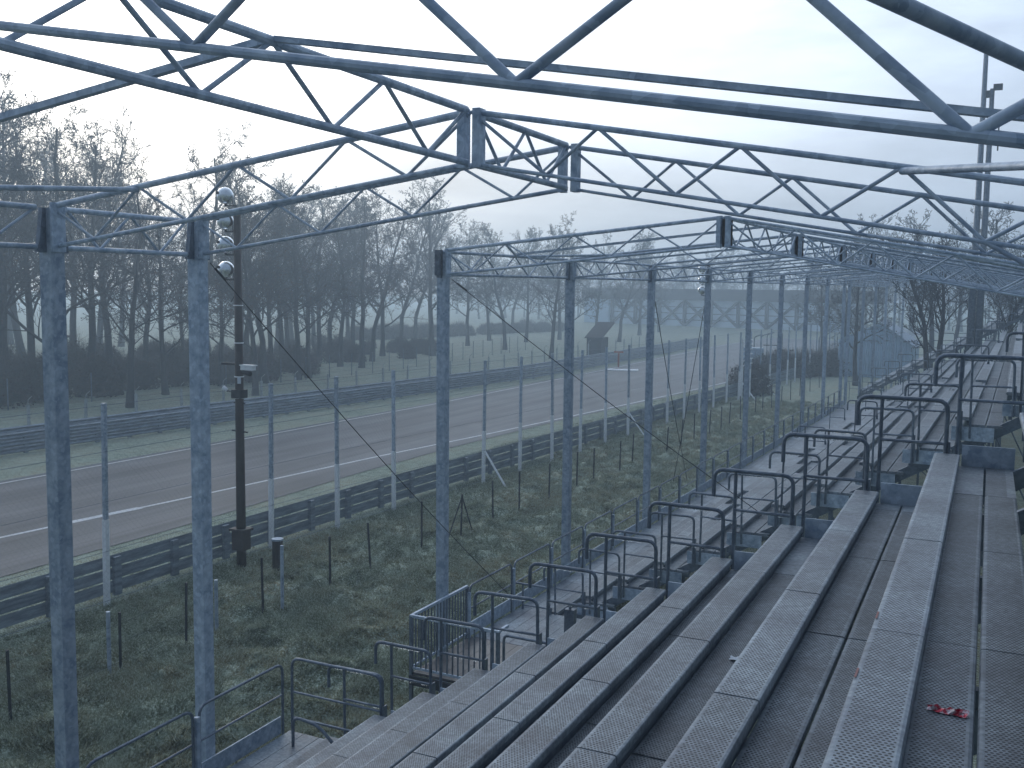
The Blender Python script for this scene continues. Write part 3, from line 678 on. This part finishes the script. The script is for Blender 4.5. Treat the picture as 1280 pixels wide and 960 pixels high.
# ------------------------------------------------------------------ lamp posts
def sphere(r, m_, n=14, k=9, name='silver_sphere'):
    b = MB(); V = [(0, 0, r)]; 
    for j in range(1, k):
        a = math.pi*j/k
        for i in range(n): V.append((r*math.sin(a)*math.cos(2*math.pi*i/n), r*math.sin(a)*math.sin(2*math.pi*i/n), r*math.cos(a)))
    V.append((0, 0, -r)); Fc = [(0, 1+i, 1+(i+1) % n) for i in range(n)]
    for j in range(k-2):
        for i in range(n): Fc.append((1+j*n+i, 1+(j+1)*n+i, 1+(j+1)*n+(i+1) % n, 1+j*n+(i+1) % n))
    e = len(V)-1; Fc += [(e, 1+(k-2)*n+(i+1) % n, 1+(k-2)*n+i) for i in range(n)]
    return b.add(V, Fc).mesh(name, m_, True)
SPH = sphere(.235, M['chrome'])
def loudspeaker_post(label, x, y, top, zs, full):
    t = thing('speaker_post', label, 'post', (x, y, GZ))
    obj('pole', MB().tube([(0, 0, -.1), (0, 0, top-GZ)], [.14, .10], 12).mesh('pole', M['pole'], True), t)
    for z in zs:
        a = obj('arm', MB().tube([(0, 0, z-GZ-.28), (-.33, -.10, z-GZ-.28)], .02, 6).tube([(-.33, -.1, z-GZ-.30), (-.33, -.1, z-GZ-.18)], .03, 6).tube([(-.33+.25, -.1, z-GZ), (-.33+.25, -.1, z-GZ-.25), (-.05, 0, z-GZ-.28)], .01, 5).mesh('arm', M['dark']), t)
        s = obj('silver_sphere', SPH, t, (-.33, -.10, z-GZ)); obj('cap', MB().tube([(-.08, -.2, .06), (-.10, -.25, .07)], .045, 8).mesh('cap', M['dark']), s)
    if full:
        for z in (-.55, -1.6, -2.55, -3.15):
            obj('band', MB().tube([(0, 0, z-GZ), (0, 0, z-GZ+.03)], .137, 12).mesh('band', M['white']), t)
        obj('bracket', MB().box(-.62, 0, -.03, .03, 5.78, 5.84).mesh('bracket', M['dark']), t)
        m = MB().box(.12, .52, -.09, .09, 5.66, 5.78).box(.10, .56, -.11, .11, 5.785, 5.81)
        obj('security_camera', m.mesh('security_camera', M['white']), t); obj('camera_hood', MB().tube([(.12, 0, 5.62), (.44, -.05, 5.56)], .07, 8).mesh('camera_hood', M['dark']), t)
        obj('lamp_arm', MB().tube([(0, 0, 5.02), (-.42, -.05, 5.04)], .018, 6).box(-.16, .16, -.16, .16, 4.86, 5.1).mesh('lamp_arm', M['dark']), t)
        obj('lamp_head', MB().tube([(-.40, -.05, 5.06), (-.52, -.08, 5.13)], [.05, .075], 8).mesh('lamp_head', M['white']), t)
        obj('step_bar', MB().tube([(-.28, 0, 3.92), (.28, 0, 3.90)], .022, 6).mesh('step_bar', M['dark']), t)
        obj('step_bar', MB().tube([(-.2, 0, 4.72), (.2, 0, 4.72)], .018, 6).mesh('step_bar', M['dark']), t)
        obj('notice', MB().box(.06, .18, -.15, -.135, 5.28, 5.46).mesh('notice', M['paper']), t)
        obj('collar', MB().box(-.26, .26, -.22, .22, 1.05, 1.12).box(-.2, .2, -.17, .17, .5, 1.05).mesh('collar', M['pole']), t)
        obj('spike', MB().tube([(0, 0, 7.9), (-.22, -.05, 7.55)], .014, 5).mesh('spike', M['dark']), t)
b = at(302, 708, 'Z', GZ)
def zat(px, py, y): return at(px, py, 'Y', y)[2]
loudspeaker_post('tall brown post carrying four silver spheres and a small camera, standing in the near grass', b[0], b[1], zat(295, 262, b[1]), [zat(283, 245, b[1]), zat(282.5, 277, b[1]), zat(281, 306, b[1]), zat(280, 337, b[1])], True)
loudspeaker_post('distant post with three silver spheres behind the fourth column of the second roof', at(883, 420, 'Y', 57.4)[0], 57.4, zat(881, 330, 57.4), [zat(878, 336, 57.4), zat(878, 350, 57.4), zat(878, 363, 57.4)], False)
# masts in the gap behind the second stand
for (px, top, lab) in ((1213, 60, 'left one of the two tall slim masts beyond the second grandstand, the taller'), (1223, 112, 'right one of the two tall slim masts, with lamps clamped at its top')):
    P = at(px, 420, 'Y', 66.3); T = at(px+1, top, 'Y', 66.3); t = thing('mast', lab, 'mast', (P[0], 66.3, GZ))
    h = T[2]-GZ
    obj('shaft', MB().tube([(0, 0, -.1), (0, 0, h)], [.26, .13], 10).mesh('shaft', M['galv_dark'], True), t)
    if px > 1220:
        obj('lamp', MB().box(-.35, -.12, -.1, .1, h-.5, h-.1).mesh('lamp', M['dark']), t); obj('lamp', MB().box(.05, .55, -.12, .12, h-.1, h+.25).mesh('lamp', M['dark']), t)
        obj('cable_duct', MB().box(.42, .5, -.03, .03, h-3.6, h-1.6).mesh('cable_duct', M['dark']), t)
# grey stakes and a stump near the inner fence
for k, (px, py, ty, lab) in enumerate(((271, 795, 725, 'short grey stake just right of the second near column'), (137, 844, 765, 'short grey stake right of the first near column'), (353, 761, 682, 'short grey stake in front of the brown stump'))):
    P = at(px, py, 'Z', GZ); h = at(px, ty, 'Y', P[1])[2]-GZ
    thing('stake', lab, 'stake', (P[0], P[1], GZ), data=MB().tube([(0, 0, -.2), (0, 0, h)], .045, 8).mesh('stake', M['galv']))
P = at(347, 712, 'Z', GZ)
t = thing('stump', 'thick brown wooden stump post right of the tall brown pole', 'post', (P[0], P[1], GZ)); obj('shaft', MB().tube([(0, 0, -.1), (0, 0, .85)], .15, 10).mesh('shaft', M['wood']), t); obj('cap', MB().tube([(0, 0, .85), (0, 0, .9)], .17, 10).mesh('cap', M['galv']), t)

# ------------------------------------------------------------------ far buildings
P = at(733, 447, 'Z', GZ)
t = thing('hut', 'small brown hut with a sloping roof beyond the far barriers', 'hut', (P[0], P[1], GZ), (0, 0, .15))
obj('wall', MB().box(0, 1.8, 0, 4, 0, 2.35).mesh('wall', M['wood']), t); obj('door', MB().box(.6, 1.3, -.03, 0, 0, 1.9).mesh('door', M['dark']), t)
obj('roof', MB().add([(-.2, -.4, 2.36), (2.0, -.4, 2.36), (2.0, 7, 4.0), (-.2, 7, 4.0), (-.2, -.4, 2.46), (2.0, -.4, 2.46), (2.0, 7, 4.1), (-.2, 7, 4.1)], [(3, 2, 1, 0), (4, 5, 6, 7), (0, 1, 5, 4), (1, 2, 6, 5), (2, 3, 7, 6), (3, 0, 4, 7)]).mesh('roof', M['wood']), t)
# back of a distant stand
A = Vector(at(765, 401, 'Z', -6.5)); B = Vector(at(1075, 413, 'Z', -6.5))
dirv = B-A; ln = dirv.length; ang = math.atan2(dirv.y, dirv.x)
t = thing('distant_stand', 'distant pale stand with dark cross bracing, faint in the mist beyond the track', 'building', (A.x, A.y, -7.0), (0, 0, ang))
H = 5.3; n = 9; w = ln/n
pm = MB()
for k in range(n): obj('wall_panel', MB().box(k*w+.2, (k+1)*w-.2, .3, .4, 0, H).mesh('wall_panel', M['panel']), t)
for k in range(n+1): obj('upright', MB().box(k*w-.28, k*w+.28, -.3, .28, -1.0, H).mesh('upright', M['wood']), t)
ub = unit_cyl(4, M['wood'], 'brace_bar')
for k in range(n):
    bar('brace', (k*w+.2, 0, .2), ((k+1)*w-.2, 0, H-.2), .29, t, ub); bar('brace', (k*w+.2, .1, H-.2), ((k+1)*w-.2, .1, .2), .29, t, ub)
    for z in (1.3, 2.6, 3.9): obj('girt', MB().box(k*w+.28, (k+1)*w-.28, .2, .29, z-.06, z+.06).mesh('girt', M['wood']), t)
obj('fascia', MB().box(-8, ln+4, -.8, .6, H+.02, H+2.3).mesh('fascia', M['wood']), t)
obj('end_wall', MB().box(-7.5, -.6, -.5, .5, -2.2, H).mesh('end_wall', M['tin']), t)
obj('terrace', MB().add([(-9, -.4, -1.1), (ln+6, -.4, -1.1), (ln+6, -14, -1.1), (-9, -14, -1.1), (-9, -.4, 0), (ln+6, -.4, 0)], [(3, 2, 5, 4), (0, 3, 4), (1, 5, 2), (0, 1, 2, 3), (0, 4, 5, 1)]).mesh('terrace', M['grass']), t)
# corrugated shed
P = at(1138, 474, 'Z', GZ)
t = thing('shed', 'pale corrugated shed with a steeply sloping top at the far end of the second grandstand', 'shed', (P[0], P[1], GZ))
def ztop(px, py): return at(px, py, 'Y', P[1])[2]-GZ
x1 = at(1096, 474, 'Y', P[1])[0]-P[0]; x2 = at(1046, 474, 'Y', P[1])[0]-P[0]; zr = ztop(1138, 433); zl = ztop(1096, 404)
for k in range(30):
    a = x2*(k/30); b_ = x2*((k+1)/30); m = MB()
    def zz(x): return zl+(zr-zl)*(x-x1)/(0-x1) if x > x1 else zl+(x-x1)*.45
    m.add([(a, 0, -.2), ((a+b_)/2, -.09, -.2), (b_, 0, -.2), (a, 0, zz(a)), ((a+b_)/2, -.09, zz((a+b_)/2)), (b_, 0, zz(b_)), (a, .12, zz(a)), (b_, .12, zz(b_)), (a, .12, -.2), (b_, .12, -.2)],
          [(0, 3, 4, 1), (1, 4, 5, 2), (3, 6, 7, 5, 4), (6, 8, 9, 7), (0, 8, 6, 3), (2, 5, 7, 9)])
    obj('sheet_panel', m.mesh('sheet_panel', M['tin']), t)
obj('side_wall', MB().box(.01, .12, .13, 9, -.2, zr-.1).mesh('side_wall', M['tin']), t)
m = MB().add([(.35, -.35, zr-.22), (x1, -.35, zl+.06), (x1, 9.2, zl+.06), (.35, 9.2, zr-.22), (.35, -.35, zr-.08), (x1, -.35, zl+.2), (x1, 9.2, zl+.2), (.35, 9.2, zr-.08)], [(3, 2, 1, 0), (4, 5, 6, 7), (0, 1, 5, 4), (1, 2, 6, 5), (2, 3, 7, 6), (3, 0, 4, 7)])
obj('roof', m.mesh('roof', M['galv']), t)
# small panel box, marker, sheet
P = at(948, 466, 'Z', GZ)
t = thing('panel_box', 'small blue grey metal cabin beside the track behind the round bush', 'cabin', (P[0], P[1], GZ), (0, 0, .3)); obj('cabinet', MB().box(-1.6, .4, -.5, .9, 0, 2.5).mesh('cabinet', M['tin']), t); obj('frame', MB().tube([(2.2, 0, 0), (2.2, 0, 4.0)], .07, 6).tube([(.4, 0, 2.8), (2.2, 0, 2.8)], .05, 6).tube([(-1.6, -.52, .1), (.4, -.52, 2.0)], .05, 5).mesh('frame', M['dark']), t)
P = at(773, 459, 'Z', GZ)
t = thing('marker_post', 'small faded orange marker frame beyond the far white line', 'marker', (P[0], P[1], GZ)); obj('upright', MB().box(-.08, .08, -.08, .08, 0, 1.5).mesh('upright', M['orange']), t); obj('crossbar', MB().box(-.5, .5, -.06, .06, 1.5, 1.7).mesh('crossbar', M['orange']), t)
P = at(778, 463, 'Z', GZ)
thing('white_sheet', 'pale flat board lying at the far edge of the track', 'board', (P[0], P[1], GZ+.03), (0, 0, .3), data=MB().box(-1.6, 1.6, -.9, .9, 0, .06).mesh('white_sheet', M['white']))
bp_ = MB(); bp_.tube(bend([(0, 0, 0), (0, 0, 2.9), (.9, 0, 3.2)], .25), .07, 6); BPM = bp_.mesh('bent_post', M['galv_dark'])
for k, (px, py) in enumerate(((942, 452), (951, 450), (958, 448), (1023, 451), (1046, 445), (1056, 440))):
    P = at(px, py, 'Z', GZ); thing('bent_post', 'thin fence post with a bent top beside the distant hedge', 'post', (P[0], P[1], GZ), (0, 0, .3*k), 'bent fence posts beside the distant hedge', BPM)
P = at(926, 500, 'Z', GZ)
t = thing('ladder_post', 'pale post with a ladder of short arms just left of the round bush', 'post', (P[0], P[1], GZ))
obj('shaft', MB().box(-.09, .09, -.09, .09, 0, 2.6).box(-.06, .06, -.06, .06, 2.6, 4.6).mesh('shaft', M['white']), t)
for k in range(6): obj('arm', MB().tube([(0, 0, 2.5+.35*k), (.35, 0, 2.75+.35*k), (.75, 0, 2.8+.35*k)], .045, 5).mesh('arm', M['white']), t)
bar('stay', (0, 0, 1.4), (1.3, -.6, 0), .06, t, unit_cyl(6, M['white'], 'stay'))

# ------------------------------------------------------------------ trees
def tree_mesh(seed, H, kind, leaves=0., side=None):
    r_ = random.Random(seed); V = []; Fq = []; tips = []
    def tube(pts, rs, n):
        o = len(V)
        prev = None
        for i in range(len(pts)):
            t = (pts[min(i+1, len(pts)-1)]-pts[max(i-1, 0)]); t.normalize()
            a = t.orthogonal() if prev is None else prev-t*prev.dot(t)
            a.normalize(); prev = a; b = t.cross(a)
            for k in range(n):
                q = 2*math.pi*k/n; V.append(pts[i]+(a*math.cos(q)+b*math.sin(q))*rs[i])
        for i in range(len(pts)-1):
            for k in range(n): Fq.append((o+i*n+k, o+i*n+(k+1) % n, o+(i+1)*n+(k+1) % n, o+(i+1)*n+k))
    split = []
    def grow(p, d, ln, r, lev):
        ns = (9, 6, 4, 3, 2)[lev]; pts = [p.copy()]; dirs = [d.copy()]
        wob = (.07, .16, .2, .24, .25)[lev]
        for i in range(ns):
            d = (d+Vector((r_.gauss(0, wob), r_.gauss(0, wob), r_.gauss(0, wob)+(.05, .06, .04, .03, 0)[lev]))).normalized()
            p = p+d*ln/ns; pts.append(p.copy()); dirs.append(d.copy())
        rs = [max(.017, r*(1-(.75 if lev else .8)*i/ns)) for i in range(ns+1)]
        if lev == 0: rs[0] *= 1.35
        f0 = len(Fq); tube(pts, rs, (8, 5, 4, 3, 3)[lev])
        if lev == 0: split.append(len(Fq))
        if lev >= 3: tips.append(pts[-1])
        if lev == 4: return
        nc = {'broad': (17, 8, 6, 4), 'tall': (24, 7, 5, 4), 'open': (13, 8, 6, 4), 'fan': (17, 6, 4, 2)}[kind][lev]
        lo = {'broad': .24, 'tall': .28, 'open': .2, 'fan': .38}[kind] if lev == 0 else .15
        for c in range(nc):
            t = lo+(1-lo)*(c+r_.random())/nc; t = min(t, .99); f = t*ns; i = int(f); q = pts[i].lerp(pts[i+1], f-i); dd = dirs[i+1]
            az = c*2.4+r_.uniform(-.5, .5)
            a = dd.orthogonal().normalized(); b = dd.cross(a); side_ = a*math.cos(az)+b*math.sin(az)
            el = {'broad': .95, 'tall': .7, 'open': 1.05, 'fan': .45}[kind]*(1.15-.45*t) if lev == 0 else r_.uniform(.45, .95)
            nd = (dd*math.cos(el)+side_*math.sin(el)).normalized()
            if lev == 0: nl = H*{'broad': .40, 'tall': .33, 'open': .44, 'fan': .34}[kind]*(1.1-.75*t)*r_.uniform(.75, 1.15)
            else: nl = ln*r_.uniform(.36, .56)*(1.15-.5*t)
            grow(q, nd, nl, max(.018, rs[i]*(.42 if lev == 0 else .5)), lev+1)
    grow(Vector((0, 0, -.2)), Vector((r_.uniform(-.05, .05), r_.uniform(-.05, .05), 1)).normalized(), H*.93, H*.0165, 0)
    ft = Fq[:split[0]]; nt_ = max(max(f) for f in ft)+1
    a = MB(); a.v = [tuple(v) for v in V[:nt_]]; a.f = ft
    # the crown: everything past the trunk
    b = MB(); b.v = [tuple(v) for v in V[nt_:]]; b.f = [tuple(i-nt_ for i in f) for f in Fq[split[0]:]]
    tm = a.mesh('trunk', M['bark'], True); cm = b.mesh('crown', M['bark'])
    lm = None
    if leaves:
        c = MB()
        for q in tips:
            if r_.random() > leaves*(1.25 if q.z < H*.62 else .45): continue
            for _ in range(2):
                o = q+Vector((r_.gauss(0, .12), r_.gauss(0, .12), r_.gauss(0, .12))); s = .05+.06*r_.random(); u = Vector((r_.gauss(0, 1), r_.gauss(0, 1), r_.gauss(0, 1))).normalized()*s; w = u.orthogonal()
                c.add([o-u, o+w, o+u, o-w*.7], [(0, 1, 2, 3)])
        if c.v: lm = c.mesh('leaves', M['leaf'])
    return tm, cm, lm
PROTO = [tree_mesh(11, 20, 'broad', .12), tree_mesh(12, 24, 'tall', .05), tree_mesh(13, 20, 'open', .05), tree_mesh(14, 25, 'tall', .2), tree_mesh(15, 19, 'broad', .25), tree_mesh(16, 14, 'fan', 0), tree_mesh(17, 23, 'open', .08)]
PH = [np.percentile([v.co.z for v in p[1].vertices], 99.7) for p in PROTO]
def tree(k, x, y, h, label, group=None, rz=None, name='bare_tree', z=GZ, wide=1.):
    t = thing(name, label, 'tree', (x, y, z), (0, 0, random.uniform(0, 6.28) if rz is None else rz), group); s = h/PH[k]
    tr = obj('trunk', PROTO[k][0], t); cr = obj('crown', PROTO[k][1], t)
    if PROTO[k][2]: obj('withered_leaves', PROTO[k][2], cr, kind='stuff')
    t.scale = (s*wide, s*wide, s); return t
def px_tree(k, px, depthY, toppx, label, group=None, wide=1., rz=None):
    """tree standing on the ground on the sight line through column px, top at height of toppx"""
    d = ray(px, 380); y = depthY; x = d[0]*y/d[1]; top = at(px, toppx, 'Y', y)[2]
    return tree(k, x, y, top-GZ, label, group, rz, wide=wide)
WOOD = ('bare tree in the dense misty wood left of the tall brown post', 'trees of the dense wood on the left')
tall_ = [(5, 46, 108), (38, 52, 128), (72, 47, 118), (108, 55, 150), (135, 60, 135), (160, 48, 205), (28, 66, 120), (90, 70, 150), (-40, 44, 90), (-25, 60, 100), (180, 66, 215), (205, 55, 250), (120, 82, 180), (60, 84, 160), (10, 90, 150), (150, 95, 210), (228, 70, 270), (200, 88, 260)]
for k, (px, y, tp) in enumerate(tall_): px_tree((3, 1, 6, 3, 1, 2)[k % 6], px, y, tp, WOOD[0], WOOD[1], 1.0)
px_tree(2, 246, 60, 158, 'slender bare tree rising alone above the others left of the silver spheres')
px_tree(1, 306, 68, 188, 'tall thin bare tree just right of the silver spheres')
MID = [(275, 62, 262), (330, 66, 205), (352, 80, 215), (372, 70, 225), (398, 90, 235), (345, 100, 235), (300, 90, 250), (260, 95, 260), (425, 84, 245), (452, 84, 232), (478, 100, 248), (500, 118, 245), (435, 120, 250), (318, 58, 248), (338, 72, 232), (360, 92, 228), (385, 72, 240), (410, 96, 236), (440, 98, 246), (465, 92, 250), (392, 112, 240), (365, 118, 245)]
for k, (px, y, tp) in enumerate(MID): px_tree((0, 4, 1, 0, 6, 4)[k % 6], px, y, tp, 'bare tree in the misty belt between the brown post and the tallest round tree', 'trees of the misty belt in the middle')
px_tree(0, 541, 104, 220, 'tallest round-headed bare tree standing above the belt near the middle', wide=1.05)
R_ = [(518, 128, 262), (585, 125, 275), (612, 140, 275), (632, 120, 278), (658, 140, 284), (700, 150, 280), (716, 132, 292), (745, 160, 290), (775, 150, 288), (800, 175, 290), (825, 190, 305), (855, 210, 312), (560, 160, 280), (640, 175, 285)]
for k, (px, y, tp) in enumerate(R_): px_tree((4, 0, 2, 4, 0)[k % 5], px, y, tp, 'faint bare tree in the row fading towards the distant stand', 'trees fading towards the distant stand')
px_tree(2, 690, 108, 268, 'dark open-branched bare tree between the first two columns of the second roof')
for k in range(46):
    px = 560+16*k+random.uniform(-8, 8); y = random.uniform(235, 285); d = ray(px, 360)
    tree((0, 4, 2, 6)[k % 4], d[0]*y/d[1], y, random.uniform(15, 20), 'tree of the dim wood closing the view behind the distant stand', 'trees of the dim wood behind the distant stand')
px_tree(5, 1160, 66.2, 285, 'bare tree with upswept branches, left of the pair behind the second grandstand', wide=1.1)
px_tree(5, 1181, 66.8, 290, 'forked bare tree, right of the pair behind the second grandstand', wide=1.25, rz=2.)
px_tree(0, 1074, 92, 290, 'thick dark bare tree in front of the corrugated shed')
px_tree(4, 1030, 120, 318, 'bare tree with reddish brown leaves right of the distant stand')
for k, (px, y, tp) in enumerate(((1060, 120, 268), (1100, 128, 280), (1165, 110, 262), (1195, 125, 275), (1262, 100, 255), (1290, 115, 250), (1325, 105, 240), (1240, 140, 285))):
    px_tree((5, 1, 5, 3)[k % 4], px, y, tp, 'bare tree showing above the far end of the roof frames', 'trees above the far end of the roof frames', 1.1)
px_tree(5, 1255, 70, 300, 'low dark spreading bare tree at the top end of the second grandstand rows', wide=1.5)

# shrubs: a dense bundle of twigs with dead leaves
def shrub_mesh(seed, n=260, R=1.6, H=2.6, leaf=900):
    r_ = random.Random(seed); b = MB()
    for _ in range(n):
        a = r_.uniform(0, 6.28); t = r_.uniform(0, 1)**.6; q = Vector((math.cos(a)*t*R, math.sin(a)*t*R, H*math.sqrt(max(.05, 1-t*t))*r_.uniform(.6, 1.1))); p0 = Vector((q.x*.35, q.y*.35, -.05))
        m_ = p0.lerp(q, .5)+Vector((r_.gauss(0, .1), r_.gauss(0, .1), .15)); b.tube([p0, m_, q], [.022, .016, .008], 3, False)
        for _ in range(3): b.tube([m_.lerp(q, r_.random()), q+Vector((r_.gauss(0, .3), r_.gauss(0, .3), r_.gauss(0, .25)))], [.010, .006], 3, False)
    c = MB()
    for _ in range(leaf):
        a = r_.uniform(0, 6.28); t = r_.random()**.5; z = r_.random()*H*math.sqrt(max(.03, 1-t*t)); o = Vector((math.cos(a)*t*R, math.sin(a)*t*R, z)); s = r_.uniform(.05, .11); u = Vector((r_.gauss(0, 1), r_.gauss(0, 1), r_.gauss(0, 1))).normalized()*s; w = u.orthogonal()
        c.add([o-u, o+w, o+u, o-w], [(0, 1, 2, 3)])
    return b.mesh('twigs', M['bark']), c.mesh('dead_leaves', M['leaf'])
SH = [shrub_mesh(21), shrub_mesh(22), shrub_mesh(23, 200, 2.0, 3.4, 700)]
def npm(me):
    v = np.empty(len(me.vertices)*3); me.vertices.foreach_get('co', v); q = np.empty(len(me.loops), np.int32); me.loops.foreach_get('vertex_index', q)
    c = np.empty(len(me.polygons), np.int32); me.polygons.foreach_get('loop_total', c); return v.reshape(-1, 3), q, c
SHN = [[npm(a) for a in p] for p in SH]
def mass(name, spots, mi, mt_):
    """join transformed copies of one shrub part into a single mesh"""
    Vs, Qs, Cs, o = [], [], [], 0
    for (x, y, z, s, sz, k, rz) in spots:
        v, q, c = SHN[k][mi]; ca, sa = math.cos(rz), math.sin(rz)
        w = np.stack([(v[:, 0]*ca-v[:, 1]*sa)*s+x, (v[:, 0]*sa+v[:, 1]*ca)*s+y, v[:, 2]*sz+z], -1); Vs.append(w); Qs.append(q+o); Cs.append(c); o += len(v)
    V = np.concatenate(Vs); Q = np.concatenate(Qs); Cn = np.concatenate(Cs)
    m = bpy.data.meshes.new(name); m.vertices.add(len(V)); m.vertices.foreach_set('co', V.reshape(-1)); m.loops.add(len(Q)); m.loops.foreach_set('vertex_index', Q.astype(np.int32))
    m.polygons.add(len(Cn)); m.polygons.foreach_set('loop_start', np.concatenate([[0], np.cumsum(Cn)[:-1]]).astype(np.int32)); m.update(calc_edges=True); m.materials.append(mt_); return m
def bushes(name, label, cat, spots, kind=None):
    tw = obj(name, mass(name, spots, 0, M['twig'])); tw['label'] = label; tw['category'] = cat
    if kind: tw['kind'] = kind
    obj('dead_leaves', mass('dead_leaves', spots, 1, M['leaf']), tw, kind='stuff')
def sp(x, y, s, sz=None): return (x, y, GZ, s, sz or s, random.randrange(3), random.uniform(0, 6.28))
bushes('undergrowth', 'brown leafless undergrowth along the foot of the wood', 'undergrowth', [sp(-60-random.random()**1.3*18+.05*k, 28+k*.5+random.uniform(-1, 1), random.uniform(.7, 1.25)) for k in range(95)]+[sp(-62-random.random()*16+.1*k, 74+k*1.0+random.uniform(-1, 1), random.uniform(.4, .8)) for k in range(42)], 'stuff')
HP = [at(455+k*7.4, 425-.35*k, 'Z', GZ) for k in range(34)]
bushes('hedge', 'low dark hedge crossing the misty meadow behind the far fence', 'hedge', [sp(a[0]+random.uniform(-1, 1), a[1]+random.uniform(-2, 2), random.uniform(.9, 1.3), .75) for a in HP])
P = at(945, 494, 'Z', GZ); bushes('bush', 'round brown bush beside the small metal cabin', 'bush', [sp(P[0]-.6, P[1], 1.15, 1.1)])
HP = [at(952+k*4.0, 472-k*.15, 'Z', GZ) for k in range(26)]
bushes('hedge', 'dark hedge running from the round bush to the corrugated shed', 'hedge', [sp(a[0], a[1], random.uniform(.8, 1.2), .8) for a in HP])

# ------------------------------------------------------------------ haze
hz = MB().box(-330, 330, -60, 420, GZ-1.0, 19).mesh('haze')
hm = bpy.data.materials.new('haze'); hm.use_nodes = True; t = hm.node_tree; t.nodes.clear()
o_ = t.nodes.new('ShaderNodeOutputMaterial'); v_ = t.nodes.new('ShaderNodeVolumePrincipled'); v_.inputs['Color'].default_value = (.70, .86, 1.0, 1); v_.inputs['Density'].default_value = .0031; v_.inputs['Anisotropy'].default_value = .55
t.links.new(v_.outputs[0], o_.inputs['Volume']); hz.materials.append(hm)
ho = obj('haze', hz, kind='stuff'); ho['label'] = 'pale blue winter mist lying over the track, the meadow and the trees'; ho['category'] = 'mist'
